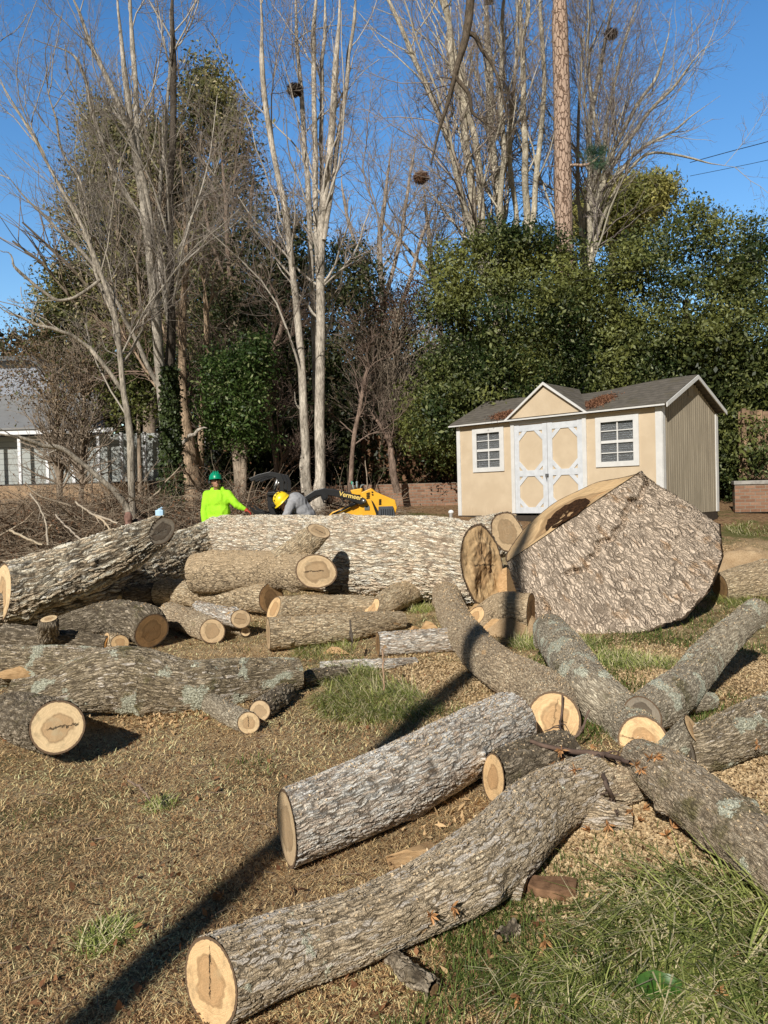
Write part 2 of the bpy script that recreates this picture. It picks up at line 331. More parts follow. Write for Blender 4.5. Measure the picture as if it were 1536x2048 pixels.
# ---------- ground sheet
def groundmat():
    t = NT('lawn_soil'); p = t.geo().outputs['Position']
    n1 = t.noise(p, .9, 7, .75); n2 = t.noise(p, 14, 6, .75); n3 = t.noise(p, 110, 6, .85)
    straw = t.mix(t.ss(n3, .35, .65), (.26,.18,.09), (.85,.66,.40))
    green = t.mix(t.ss(n3, .35, .65), (.07,.065,.025), (.30,.27,.12))
    soil = t.mix(t.ss(n3, .35, .65), (.16,.095,.05), (.50,.34,.19))
    c = t.mix(t.ss(t.math('ADD', n1, t.math('MULTIPLY', n2, .3)), .6, .78), straw, green)
    c = t.mix(t.ss(n2, .52, .68), c, soil)
    y = t.n('ShaderNodeSeparateXYZ', {0: p}).outputs[1]
    far = t.mix(t.ss(n2, .35, .65), (.16,.09,.05), (.38,.25,.135))
    c = t.mix(t.ss(y, 13.5, 15.5), c, t.mix(t.ss(n1, .5, .6), far, (.13,.13,.045)))
    hh = t.math('ADD', n2, t.math('MULTIPLY', n3, .6))
    return t.out(c, .95, .1, t.bump(hh, 1., .03))
M_ground = groundmat()
gx = np.sinh(np.linspace(-6.2, 6.2, 361)); gx = gx / gx[-1] * 320; gy = np.sinh(np.linspace(-5.6, 6.6, 401)) ; gy = gy / np.abs(gy).max() * 420 + 3
X, Y = np.meshgrid(gx, gy)
def bumpz(x, y):
    P = np.stack([x, y, np.zeros_like(x)], -1); return (fbm(P * .7) - .5) * .07 + (fbm(P * 5) - .5) * .02
ZZ = Zg(X, Y) + bumpz(X, Y) * np.clip((30 - np.hypot(X, Y)) / 10, 0, 1) - .012
nx, ny = len(gx), len(gy); ii = (np.arange(ny - 1)[:, None] * nx + np.arange(nx - 1)[None]).ravel()
mk('ground', np.stack([X, Y, ZZ], -1).reshape(-1, 3), np.stack([ii, ii + 1, ii + nx + 1, ii + nx], -1), M_ground)['kind'] = 'structure'
bpy.data.objects['ground']['label'] = 'straw coloured lawn of dead and green grass'
# ---------- logs
LOGC = 0
def ringmesh(C, Rr, sp, seed, jit=.06, nA=None, nB=None, lump=0.0):
    """C centreline (m,3), Rr radii. returns rings (m,n,3), rest"""
    m = len(C); T = np.gradient(C, axis=0); T /= np.linalg.norm(T, axis=1, keepdims=True)
    n = int(np.clip(2 * np.pi * Rr.max() / sp, 20, 260))
    U = np.zeros((m, 3)); u = np.cross(T[0], [0, 0, 1.]); 
    if np.linalg.norm(u) < .1: u = np.cross(T[0], [1., 0, 0])
    for i in range(m):
        u = u - T[i] * (u @ T[i]); u /= np.linalg.norm(u); U[i] = u
    W = np.cross(T, U); a = np.arange(n) * 2 * np.pi / n
    s = np.r_[0, np.cumsum(np.linalg.norm(np.diff(C, axis=0), axis=1))]; Rm = Rr.mean()
    ca, sa = np.cos(a), np.sin(a)
    rest = np.stack([np.broadcast_to(ca * Rm, (m, n)), np.broadcast_to(sa * Rm, (m, n)), np.broadcast_to(s[:, None], (m, n))], -1) + seed * 3.17
    k = 1 + jit * 2 * (fbm(rest * np.array([5, 5, 2.2]), 3) - .5) + lump * 2 * (fbm(rest * np.array([2.2, 2.2, 1.6]) + 9, 2) - .5)
    rad = Rr[:, None] * k
    kr = np.random.default_rng(seed + 100)
    for _k in range(int(2 + s[-1] * 1.6)):
        ks, ka = kr.uniform(0, s[-1]), kr.uniform(0, 2 * np.pi); da = np.abs((a - ka + np.pi) % (2 * np.pi) - np.pi) * Rm; wk = Rm * kr.uniform(.16, .38)
        rad = rad + Rr[:, None] * kr.uniform(.08, .24) * np.exp(-((s[:, None] - ks) ** 2 + da[None] ** 2) / wk ** 2)
    V = C[:, None] + U[:, None] * (ca[None, :] * rad)[..., None] + W[:, None] * (sa[None, :] * rad)[..., None]
    for (idx, nn, side) in ((0, nA, -1), (m - 1, nB, 1)):
        if nn is None: continue
        nn = nn / np.linalg.norm(nn); c = C[idx]; t = T[idx]
        dist = np.abs(s - s[idx]); wgt = np.clip(1 - dist / (3.2 * Rr[idx]), 0, 1)
        den = t @ nn
        if abs(den) < .25: continue
        e = -((V - C[:, None] ) @ nn) / den
        V = V + e[..., None] * t * wgt[:, None, None]
    return V, rest, s, T
def tubefaces(m, n):
    i = np.arange(m - 1)[:, None] * n; k = np.arange(n)[None]; k2 = (k + 1) % n
    return np.stack([i + k, i + k2, i + n + k2, i + n + k], -1).reshape(-1, 4)
def capmesh(name, ring, nrm, mat, parent, seed, flip=False, rough=.0, rim=None):
    n = len(ring); c = ring.mean(0); rim_ = rim or 1 + min(.05, .012 / np.linalg.norm(ring - ring.mean(0), axis=1).mean())
    ks = np.array([rim_, 1., .9, .78, .62, .46, .3, .15, .04])
    if rough > .2: ks = np.r_[ks[:2], np.linspace(.97, .03, 30)]
    V = c + (ring - c)[None] * ks[:, None, None]; rr = np.linalg.norm(ring - c, axis=1); Rm = rr.mean()
    a = np.arange(n) * 2 * np.pi / n + seed
    rest = np.stack([ks[:, None] * np.cos(a)[None], ks[:, None] * np.sin(a)[None], np.full((len(ks), n), seed)], -1)
    nn = nrm / np.linalg.norm(nrm)
    V = V + nn * .003
    V = V + nn * ((fbm(rest * 2.3 + seed * 5, 4) - .5) * Rm * (.07 + rough) * np.clip(1 - ks[:, None] ** 4, 0, 1))[..., None]
    Fc = tubefaces(len(ks), n)
    V2 = np.vstack([V.reshape(-1, 3), c + nn * .003]); rest2 = np.vstack([rest.reshape(-1, 3), [0, 0, seed]])
    b = (len(ks) - 1) * n; k = np.arange(n); tri = np.stack([b + k, b + (k + 1) % n, np.full(n, len(V2) - 1), np.full(n, len(V2) - 1)], -1)
    # use degenerate-free separate triangles
    me = bpy.data.meshes.new(name); faces = [tuple(f) for f in Fc.tolist()] + [tuple(f[:3]) for f in tri.tolist()]
    if flip: faces = [f[::-1] for f in faces]
    me.from_pydata(V2.tolist(), [], faces); at = me.attributes.new('rest', 'FLOAT_VECTOR', 'POINT'); at.data.foreach_set('vector', rest2.astype(np.float32).ravel())
    me.polygons.foreach_set('use_smooth', np.ones(len(faces), bool)); me.update()
    return link(name, me, mat, parent)
def log(name, label, cat_, spec, mat, ends=(W_fresh, W_fresh), capf=(0, 0), stubs=(), group=None, sub=1.0, jit=.07, lump=.075, seed=None, parent=None, wob=.0, rough=0):
    """spec: (px, py, radius px, lift m) or (px, py, radius px, lift, depth)"""
    global LOGC; LOGC += 1; seed = LOGC if seed is None else seed
    C = []
    for q in spec:
        if len(q) == 5: d = q[4]
        else: d = solve(q[0], q[1], q[2], q[3])
        p = PD(q[0], q[1], d); C.append([*p, q[2] * d / F])
    C = np.array(C); Cc = np.array([0, 0, EYE])
    L = np.linalg.norm(np.diff(C[:, :3], axis=0), axis=1).sum(); dm = np.linalg.norm(C[:, :3] - Cc, axis=1).min()
    sp = max(.0055, dm / 769 * 1.15) * sub; m = int(np.clip(L / sp, 12, 520))
    S = catmull(C, m); Cl = S[:, :3]
    if wob: Cl = Cl + (np.stack([vn(np.stack([np.linspace(0, 5, m), np.full(m, seed * 1.7), np.full(m, k)], -1)) for k in range(3)], -1) - .5) * wob * C[:, 3].mean()
    T = np.gradient(Cl, axis=0); T /= np.linalg.norm(T, axis=1, keepdims=True)
    nrm = []
    for i, f, sgn in ((0, capf[0], -1), (-1, capf[1], 1)):
        tc = Cc - Cl[i]; tc /= np.linalg.norm(tc); a = T[i] * sgn
        if isinstance(f, (tuple, list)): nn = np.array(f, float)
        else: nn = a * (1 - f) + tc * f
        nrm.append(nn / np.linalg.norm(nn))
    V, rest, s, T = ringmesh(Cl, S[:, 3], sp, seed, jit, nrm[0], nrm[1], lump)
    n = V.shape[1]; ob = mk(name if parent is None else parent[1], V.reshape(-1, 3), tubefaces(m, n), mat, None if parent is None else parent[0], {'rest': rest.reshape(-1, 3)})
    if parent is None: tag(ob, label, cat_, group)
    for i, (mt, nn) in enumerate(zip(ends, nrm)):
        if mt is None: continue
        capmesh('cut_end', V[0 if i == 0 else -1], nn, mt, ob, seed + i * .37, flip=(i == 0), rough=rough)
    for st in stubs:
        log(name, None, None, st[0], st[2] if len(st) > 2 else mat, ends=(None, st[1]), parent=(ob, 'branch_stub'), sub=sub, jit=jit, capf=(0, st[3] if len(st) > 3 else 0))
    return ob
GL = 'sawn logs lying on the lawn'
# front row
log('log', 'nearest log, white streaked bark, lying diagonally toward the bottom left', 'log',
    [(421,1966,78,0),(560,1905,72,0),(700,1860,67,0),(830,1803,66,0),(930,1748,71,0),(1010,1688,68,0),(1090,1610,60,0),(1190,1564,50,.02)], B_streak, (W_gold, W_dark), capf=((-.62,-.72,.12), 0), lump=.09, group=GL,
    stubs=[([(960,1735,48,.0),(1010,1762,30,.0),(1048,1778,20,.0)], W_dark, B_streak), ([(1100,1600,40,0),(1180,1625,30,0),(1262,1640,20,0)], W_dark, B_streak), ([(1130,1590,40,0),(1230,1575,36,.02),(1290,1560,30,.03)], W_tan, B_curv)])
log('log', 'straight pale ridged log whose flat sawn end carries a tree shadow', 'log',
    [(574,1657,70,0),(700,1604,68,0),(830,1545,68,0),(950,1480,62,0),(1020,1445,57,0)], B_pink, (W_tan, W_tan), capf=((-.93,-.36,.0), 0), jit=.04, lump=.04, group=GL)
log('log', 'long curved tan log bending up from its cracked round sawn face', 'log',
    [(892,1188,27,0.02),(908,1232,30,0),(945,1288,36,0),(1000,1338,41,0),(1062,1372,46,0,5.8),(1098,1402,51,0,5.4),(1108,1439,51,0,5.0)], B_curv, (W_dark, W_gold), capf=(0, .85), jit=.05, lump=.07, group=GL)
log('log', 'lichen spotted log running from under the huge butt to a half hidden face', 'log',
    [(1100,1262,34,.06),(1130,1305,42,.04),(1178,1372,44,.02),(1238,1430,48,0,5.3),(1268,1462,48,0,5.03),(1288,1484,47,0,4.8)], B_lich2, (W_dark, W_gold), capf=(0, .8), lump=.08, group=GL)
log('log', 'mossy green smooth log leaving the frame at the right edge', 'log',
    [(1276,1514,34,.14),(1330,1552,50,.10),(1400,1606,58,.06),(1536,1714,63,.03),(1680,1830,70,0),(1800,1950,76,0)], B_moss, (W_dark, W_dark), jit=.05, lump=.08, group=GL)
log('log', 'grey log behind the mossy one carrying a short sawn stub', 'log',
    [(1372,1502,40,0),(1420,1492,46,0),(1536,1443,48,0),(1680,1392,46,0),(1800,1350,44,0)], B_lich, (W_grey, W_tan), group=GL,
    stubs=[([(1338,1512,25,.05,4.45),(1356,1486,26,.1,4.38),(1384,1458,26,.18,4.3)], W_gold, B_lich2, (.75,-.5,.45))])
log('log', 'leaning lichen covered branch log raised at the upper right', 'log',
    [(1513,1222,25,.42),(1462,1268,29,.30),(1418,1312,34,.16),(1380,1362,38,.05),(1330,1402,44,0),(1286,1432,38,0)], B_lich2, (W_grey, W_grey), lump=.08, group=GL,
    stubs=[([(1340,1400,30,0),(1390,1404,20,0),(1424,1402,15,0)], W_tan, B_lich2)])
log('log', 'short dark mossy log tucked behind the nearest one', 'log',
    [(987,1556,45,0),(1050,1532,46,0),(1130,1508,44,0)], B_dark, (W_gold, W_dark), capf=((-.9,-.3,.15), 0), group=GL)
# left foreground
log('log', 'thick mossy log at left whose round cracked face points at the viewer', 'log',
    [(114,1455,50,0,4.62),(94,1450,49,0,4.8),(62,1440,46,0,5.15),(25,1430,42,0,5.6)], B_dark, (W_fresh, W_dark), capf=(.8, 0), group=GL)
log('log', 'large lichen crusted log propped up over smaller logs', 'log',
    [(28,1393,30,.05,5.68),(90,1387,36,.06,5.7),(165,1370,50,.08,5.75),(220,1360,60,.10,5.8),(280,1362,62,.13,5.85),(370,1375,52,.16,5.9),(480,1362,44,.22,6.1),(598,1347,28,.32,6.3)], B_lich, (W_dark, W_grey), jit=.07, lump=.12, group=GL)
log('log', 'grey log with an orange saw wound, behind the lichen crusted one', 'log',
    [(-120,1340,44,.05,5.9),(-20,1334,42,.05,5.88),(80,1330,38,.1,5.88),(170,1335,40,.1,5.88),(260,1350,44,.1,5.9)], B_lich, (W_dark, W_dark), sub=.8, group=GL)
log('log', 'short pale lichen log under the propped end, sawn face toward the viewer', 'log',
    [(497,1446,21,0),(462,1430,21,0),(422,1408,19,0)], B_lich2, (W_fresh, W_grey), capf=(.6, 0), group=GL)
log('log', 'dark short log just behind the small lichen log', 'log',
    [(520,1422,20,0),(545,1405,20,0),(572,1385,17,0)], B_dark, (W_tan, W_grey), capf=(.4, 0), group=GL)
# left middle
log('log', 'big ridged log leaning up from the left edge to a small grey face', 'log',
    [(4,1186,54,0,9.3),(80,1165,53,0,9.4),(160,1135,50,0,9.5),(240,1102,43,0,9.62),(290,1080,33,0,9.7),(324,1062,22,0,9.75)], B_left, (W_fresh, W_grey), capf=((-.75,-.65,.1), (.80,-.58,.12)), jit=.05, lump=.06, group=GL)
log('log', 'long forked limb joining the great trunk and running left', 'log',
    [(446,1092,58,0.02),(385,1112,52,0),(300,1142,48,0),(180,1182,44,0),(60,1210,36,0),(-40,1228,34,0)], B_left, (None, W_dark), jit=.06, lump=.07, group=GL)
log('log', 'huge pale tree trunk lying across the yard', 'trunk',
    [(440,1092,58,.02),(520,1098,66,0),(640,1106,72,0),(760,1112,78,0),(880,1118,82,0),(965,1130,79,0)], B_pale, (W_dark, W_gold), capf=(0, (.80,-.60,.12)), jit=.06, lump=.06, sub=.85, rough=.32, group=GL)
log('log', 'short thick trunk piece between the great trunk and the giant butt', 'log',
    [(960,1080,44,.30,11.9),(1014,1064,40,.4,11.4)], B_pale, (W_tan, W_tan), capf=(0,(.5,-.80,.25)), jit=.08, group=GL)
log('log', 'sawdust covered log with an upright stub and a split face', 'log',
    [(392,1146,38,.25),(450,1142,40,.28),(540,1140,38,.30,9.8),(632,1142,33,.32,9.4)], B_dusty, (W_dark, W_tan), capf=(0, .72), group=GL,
    stubs=[([(560,1125,28,.4,9.7),(605,1094,26,.5,9.7),(638,1062,21,.7,9.7)], W_tan, B_mid, (.45,-.45,.8))])
log('log', 'brown log under the sawdust covered one with a shaded face', 'log',
    [(318,1186,24,0),(400,1186,26,.02),(470,1190,28,.03),(543,1196,30,.04)], B_mid, (W_gold, W_dark), capf=(0, (.75,-.65,0)), group=GL)
log('log', 'slim mossy log below the leaning log with a pale oval face', 'log',
    [(193,1204,17,.02),(250,1196,20,.02),(320,1184,20,.02)], B_dark, (W_fresh, W_dark), capf=(.7, 0), group=GL)
log('log', 'dark crooked log with deeply furrowed hanging end', 'log',
    [(96,1262,16,.03),(160,1246,24,.05),(225,1236,33,.06),(282,1245,38,.06),(302,1262,34,.03)], B_dark, (W_dark, W_dark), jit=.1, lump=.12, group=GL)
log('log', 'small log at the left edge with a bright face and a sawn knob', 'log',
    [(12,1272,23,0),(70,1278,22,0),(150,1284,20,0),(215,1290,15,0)], B_dark, (W_fresh, W_fresh), capf=(.6, 0), group=GL,
    stubs=[([(96,1272,18,.1),(97,1254,17,.2,7.9),(98,1238,15,.3,7.9)], W_fresh, B_dark, (0,-.25,.97))])
log('log', 'short orange sawn piece behind the lichen crusted log', 'log',
    [(212,1282,17,.02),(240,1286,16,.02)], B_mid, (W_gold, W_gold), capf=(.5,.6), group=GL)
log('log', 'mossy round log with a cracked face in the middle of the lawn', 'log',
    [(424,1262,24,0),(385,1246,25,0),(338,1228,24,0)], B_curv, (W_tan, W_dark), capf=(.55, 0), group=GL)
log('log', 'thin pale log resting across the mossy round log', 'log',
    [(481,1238,18,.12),(440,1228,16,.14),(396,1214,12,.14)], B_pink, (W_tan, W_grey), capf=(.6, 0), group=GL)
log('log', 'tiny log end under the thin pale log', 'log',
    [(491,1263,9,0),(470,1255,9,0)], B_mid, (W_fresh, W_dark), capf=(.6, 0), group=GL)
log('log', 'smooth brown log with an angled orange cut at its left end', 'log',
    [(548,1218,25,0),(620,1214,23,0),(700,1212,21,0),(748,1212,19,0)], B_mid, (W_gold, W_dark), capf=((-.8,-.5,.35), 0), group=GL)
log('log', 'short gnarled log with a slanting sawn top beside the trunk', 'log',
    [(742,1222,17,0),(772,1205,24,0),(800,1192,25,0),(828,1184,22,0)], B_mid, (W_gold, W_dark), capf=((-.5,-.5,.7), 0), lump=.1, group=GL)
log('log', 'long scaly log lying level in the middle of the clearing', 'log',
    [(537,1268,31,0),(620,1262,29,0),(710,1252,26,0),(803,1240,16,0)], B_mid, (W_tan, W_gold), group=GL, jit=.08)
log('log', 'low grey log continuing right from the long scaly log', 'log',
    [(756,1288,23,0),(830,1284,22,0),(912,1278,22,0)], B_pink, (W_dark, W_tan), group=GL)
log('bark_slab', 'thin grey split slab lying in the green grass', 'bark slab',
    [(640,1335,9,0),(700,1331,10,0),(760,1329,10,0),(832,1322,6,0)], B_pink, (W_dark, W_dark), group='split slabs')
log('log', 'dark small limb in shadow beside the propped log end', 'log',
    [(600,1365,15,0),(640,1352,14,0),(690,1345,10,0)], B_dark, (W_dark, W_dark), group=GL)
log('log', 'broken splintered block between the trunk face and the giant butt', 'log',
    [(945,1238,20,0),(1000,1222,34,.0),(1062,1225,36,.0)], B_dusty, (W_gold, W_dark), capf=((-.7,-.5,.4), 0), lump=.25, jit=.15, group=GL)
log('log', 'low weathered log at the right edge behind the sawdust heap', 'log',
    [(1440,1175,26,0),(1500,1163,34,0),(1600,1150,40,0)], B_mid, (W_dark, W_dark), lump=.2, group=GL)
log('stick', 'short dead stick standing off the nearest log in the bottom grass', 'stick',
    [(785,1912,9,0),(820,1945,13,0),(868,1978,11,0)], B_dark, (W_dark, W_dark), jit=.2)
log('bark_slab', 'small dark bark chip lying in the grass below the nearest log', 'bark slab',
    [(1000,1876,7,0),(1030,1852,8,0)], B_dark, (W_dark, W_dark), jit=.2)
# ---------- wounds (fresh saw scars) as parts
def scar(parent, px, py, d, rx, ry, mat=M_chip, rot=0):
    c = PD(px, py, d); n = np.array([0, 0, EYE]) - c; n /= np.linalg.norm(n); n = n + np.array([0, 0, .5]); n /= np.linalg.norm(n)
    u = np.cross([0, 0, 1.], n); u /= np.linalg.norm(u); v = np.cross(n, u)
    u, v = u * math.cos(rot) + v * math.sin(rot), v * math.cos(rot) - u * math.sin(rot)
    V = [c + n * .02]; k = 28
    for j, q in enumerate((.5, 1.)):
        for i in range(k):
            a = 2 * math.pi * i / k; w_ = q * (1 + .18 * math.sin(3 * a + px) + .12 * random.uniform(-1, 1) * (j == 1))
            V.append(c + u * math.cos(a) * rx * w_ + v * math.sin(a) * ry * w_ + n * (.014 if j == 0 else -.03))
    fs = [(0, 1 + i, 1 + (i + 1) % k) for i in range(k)] + [(1 + i, 1 + k + i, 1 + k + (i + 1) % k, 1 + (i + 1) % k) for i in range(k)]
    b = MB(); b.add(V, fs); return b.build('saw_wound', mat, parent, smooth=True)
lg = {o['label']: o for o in bpy.data.objects if o.get('label')}
def hit(px, py, off=.02):
    r = Vector(ray(px, py)).normalized(); ok, loc, *_ = sc.ray_cast(bpy.context.evaluated_depsgraph_get(), CAMP, r, distance=30)
    return np.array(loc - r * off) if ok else None
def hitd(px, py, off=.02):
    h = hit(px, py, off); return float(CR[:, 2] @ (np.array([0, 0, EYE]) - h))
def L_(s): return next(o for k, o in lg.items() if k.startswith(s))
scar(L_('grey log with an orange'), 42, 1341, 5.73, .15, .062)
scar(L_('nearest log'), 905, 1695, 3.2, .085, .06, rot=.6)
# ---------- giant butt piece
def giant():
    F0 = [(1012,1125,8.95),(1100,1066,8.75),(1190,1004,8.85),(1282,942,9.15)]
    B0 = [(1272,948,9.9),(1240,956,10.35),(1196,964,10.5),(1158,981,10.55),(1112,1004,10.4),(1074,1034,10.2),(1042,1066,9.9),(1014,1108,9.35)]
    F1 = [(1082,1258,8.75),(1150,1276,8.45),(1212,1284,8.35),(1300,1262,8.4),(1372,1238,8.55),(1420,1180,8.8),(1447,1112,9.1),(1441,1048,9.5)]
    e0_, e1_, bm_ = PD(1012,1125,8.95), PD(1282,942,9.15), PD(1118,1003,10.35); pn = np.cross(e1_ - e0_, bm_ - e0_)
    def pp(px, py): r_ = ray(px, py); return np.array([0, 0, EYE]) + r_ * (((e0_ - np.array([0, 0, EYE])) @ pn) / (r_ @ pn))
    f0 = catmull([pp(q[0], q[1]) for q in F0], 120); F1p = np.array([PD(*q) for q in F1]); _l = np.r_[0, np.cumsum(np.linalg.norm(np.diff(F1p, axis=0), axis=1))]; f1 = np.stack([np.interp(np.linspace(0, _l[-1], 120), _l, F1p[:, k]) for k in range(3)], -1)
    b0 = catmull([pp(q[0], q[1]) for q in [F0[-1]] + B0 + [F0[0]]], 102)[1:-1]
    A0 = f1[0] - f0[0]; A1 = f1[-1] - f0[-1]; t = np.linspace(1, 0, 100)[:, None]
    b1 = b0 + (A1 * t + A0 * (1 - t)) * .66 + np.array([-.03, .2, -.12])
    r0 = np.vstack([f0, b0]); r1 = np.vstack([f1, b1]); n = len(r0)
    m = 110; tt = np.linspace(0, 1, m)[:, None, None]
    V = r0[None] * (1 - tt) + r1[None] * tt
    front = np.zeros(n); front[:120] = np.sin(np.linspace(0, np.pi, 120)) ** .6
    V = V + np.array([-.02, -.06, .01]) * (front[None, :, None] * np.sin(np.pi * np.clip(tt, 0.02, .98)) ** .5)
    per = np.r_[0, np.cumsum(np.linalg.norm(np.diff(r0, axis=0), axis=1))]; axl = np.linalg.norm(r1 - r0, axis=1)
    a = per / per[-1] * 2 * np.pi; Rm = per[-1] / (2 * np.pi)
    rest = np.stack([np.broadcast_to(np.cos(a) * Rm, (m, n)), np.broadcast_to(np.sin(a) * Rm, (m, n)), tt[..., 0] * axl[None]], -1)
    # rough outline + plates + crack
    c = V.mean((0, 1)); out = V - V.mean(1, keepdims=True); out /= np.linalg.norm(out, axis=2, keepdims=True)
    V = V + out * ((fbm(rest * 2.6, 4) - .5) * .22 * np.clip(tt * 6, 0, 1) * np.where(front > 0, .5, 1)[None, :, None][..., 0][..., None] if False else ((fbm(rest * 2.6, 4) - .5) * .07)[..., None] * np.clip(tt * 6, 0, 1))
    root = empty('tree_butt_section', (float(c[0]), float(c[1]), 0), 'giant upended tree butt with flat flaky bark face and hollow sawn top', 'tree butt')
    ui = np.arange(n)[None] / 119.; vi = tt[..., 0]
    cx = ui * 1.0; line = .47 - .36 * ui + .02 * np.sin(ui * 23) + .012 * np.sin(ui * 61) + .03 * (vn(np.stack([ui * 30, ui * 0, ui * 0], -1)) - .5)
    ck = np.exp(-((vi - line) / .012) ** 2) * ((ui > .25) & (ui < .97))
    nf = np.array([-.3, -.9, .3])
    V = V - (nf * .11) * ck[..., None]
    mk('bark', V.reshape(-1, 3), tubefaces(m, n), B_slab, root, {'rest': rest.reshape(-1, 3)})
    cut = capmesh('sawn_face', V[0], np.cross(f0[60] - f0[0], b0[50] - f0[0]) * 1., W_gold, root, 3.3, rough=.08, rim=1.003)
    capmesh('root_side', V[-1], r1.mean(0) - r0.mean(0), plain('dark_root_wood', (.10,.07,.045), .95, .1, var=.5, scale=9, bump=.6), root, 4.4, flip=True, rim=.999)
    # dark rotten hollow in the sawn face: a sunken pocket with ragged walls
    bpy.context.view_layer.update(); q = [hit(*p_, .0) for p_ in ((1096,1060),(1118,1052),(1142,1038),(1164,1022),(1178,1008),(1168,1002),(1146,1008),(1120,1024),(1100,1042))]
    q = catmull(q + [q[0]], 33)[:-1]; cc = q.mean(0); upn = np.array([-.5, -.1, .86])
    b = MB(); k = len(q); vs = []
    for j, (sc_, dz) in enumerate(((1.08, .015), (1., .032), (.8, .012), (.4, .006))):
        for i in range(k): vs.append(cc + (q[i] - cc) * (sc_ + random.uniform(-.06, .06)) + upn * (dz + random.uniform(-.006, .006)))
    vs.append(cc + upn * .004)
    fs = [(j*k+i, j*k+(i+1) % k, (j+1)*k+(i+1) % k, (j+1)*k+i) for j in range(3) for i in range(k)] + [(3*k+i, 3*k+(i+1) % k, 4*k) for i in range(k)]
    b.add(vs, fs); b.build('rotten_hollow', plain('rotten_wood', (.05,.025,.012), .95, .1, var=.6, scale=30, bump=.6), root)
    return root
giant()
# ---------- loose chips and wedges
def plank(pts, th, mat, name, label, catn, group=None):
    A = [G(x, y, .012) for x, y in pts]; b = MB(); b.prism([tuple(p) for p in A][::-1], (0, 0, th)); return tag(b.build(name, mat, None, bevel=.006), label, catn, group)
plank([(1048,1762),(1085,1768),(1128,1768),(1155,1772),(1152,1794),(1118,1803),(1072,1794),(1055,1786)], .035, plain('red_brown_inner_bark', (.22,.125,.07), .9, .1, var=.35, scale=25, bump=.6), 'bark_slab', 'brown bark slab lying right of the nearest log knob', 'bark slab')
def wedge(px, py, w_, h_, rot, label, mat=M_chip, name='wood_wedge'):
    c = G(px, py); b = MB(); a = rot; u = np.array([math.cos(a), math.sin(a), 0]); v = np.array([-math.sin(a), math.cos(a), 0]); z = np.array([0, 0, 1.])
    j = lambda: random.uniform(.8, 1.15)
    base = [c - u*w_*j() - v*w_*.4*j(), c + u*w_*j() - v*w_*.5*j(), c + u*w_*.8*j() + v*w_*.5, c - u*w_*.9*j() + v*w_*.4]
    top = [c - u*w_*.25*j() - v*w_*.15 + z*h_, c + u*w_*.2*j() - v*w_*.2 + z*h_*.9, c + u*w_*.15 + v*w_*.12 + z*h_*.85, c - u*w_*.3 + v*w_*.1 + z*h_*.95]
    b.hexa([*base, *top]); o = b.build(name, mat, None, bevel=.004)
    return tag(o, label, 'wood chip', 'sawn wedges and chips')
wedge(858, 1262, .13, .12, .2, 'pale sawn wedge left of the curved log')
wedge(828, 1258, .07, .04, .9, 'small pale chip beside the sawn wedge')
wedge(672, 1306, .15, .07, .05, 'flat orange chip lying under the long scaly log')
wedge(664, 1240, .14, .09, -.1, 'sawn block wedged behind the long scaly log')
wedge(1405, 1455, .05, .05, .5, 'small wedge near the sawn stub', name='wood_wedge')
wedge(1318, 1448, .05, .07, .2, 'upright pale chip behind the half hidden face')
wedge(835, 1708, .16, .03, .55, 'long flat splinter beside the nearest log')
wedge(1012, 1196, .22, .42, 1.1, 'tall splintered tan block wedged between trunk face and giant butt')
wedge(960, 1232, .2, .16, .4, 'broken splinter block below the trunk face')
wedge(1010, 1262, .28, .2, -.3, 'rounded sawn offcut under the giant butt')
# ---------- trees
def unit(v): return v / (np.linalg.norm(v, axis=-1, keepdims=True) + 1e-9)
def spawn(P, R, M, ang, lenf, radf, K, up=.15, wob=.18, tmin=.15, rmin=.002, out=None):
    """children of parent branches: P (N,K0,3) R (N,K0)"""
    N0, K0, _ = P.shape
    L = np.linalg.norm(np.diff(P, axis=1), axis=2).sum(1)
    idx = rng.choice(N0, M, p=L / L.sum()); t = tmin + (1 - tmin) * rng.random(M) ** .9
    f = t * (K0 - 1); k = np.clip(f.astype(int), 0, K0 - 2); w = (f - k)[:, None]
    p0 = P[idx, k] * (1 - w) + P[idx, k + 1] * w; r0 = R[idx, k] * (1 - w[:, 0]) + R[idx, k + 1] * w[:, 0]
    T = unit(P[idx, k + 1] - P[idx, k]); q = unit(np.cross(T, rng.normal(size=(M, 3))))
    a = np.radians(rng.uniform(ang[0], ang[1], M))[:, None]; D = unit(T * np.cos(a) + q * np.sin(a) + np.array([0, 0, up]))
    if out is not None: D = unit(D + unit(p0 * np.array([1, 1, 0]) - out * np.array([1, 1, 0])) * .3)
    ln = L[idx] * rng.uniform(lenf[0], lenf[1], M) * (1.15 - .6 * t)
    C = [p0]
    for i in range(K - 1):
        D = unit(D + rng.normal(size=(M, 3)) * wob + np.array([0, 0, up * .35])); C.append(C[-1] + D * (ln / (K - 1))[:, None])
    rr = np.maximum(r0 * radf, rmin)[:, None] * np.linspace(1, .3, K)[None]
    return np.stack(C, 1), np.maximum(rr, rmin * .6)
def colarr(n, base, var, lo=None):
    c = np.array(base)[None] * (1 + rng.uniform(-var, var, (n, 1))) ; return np.hstack([np.clip(c, 0, 1), np.ones((n, 1))])
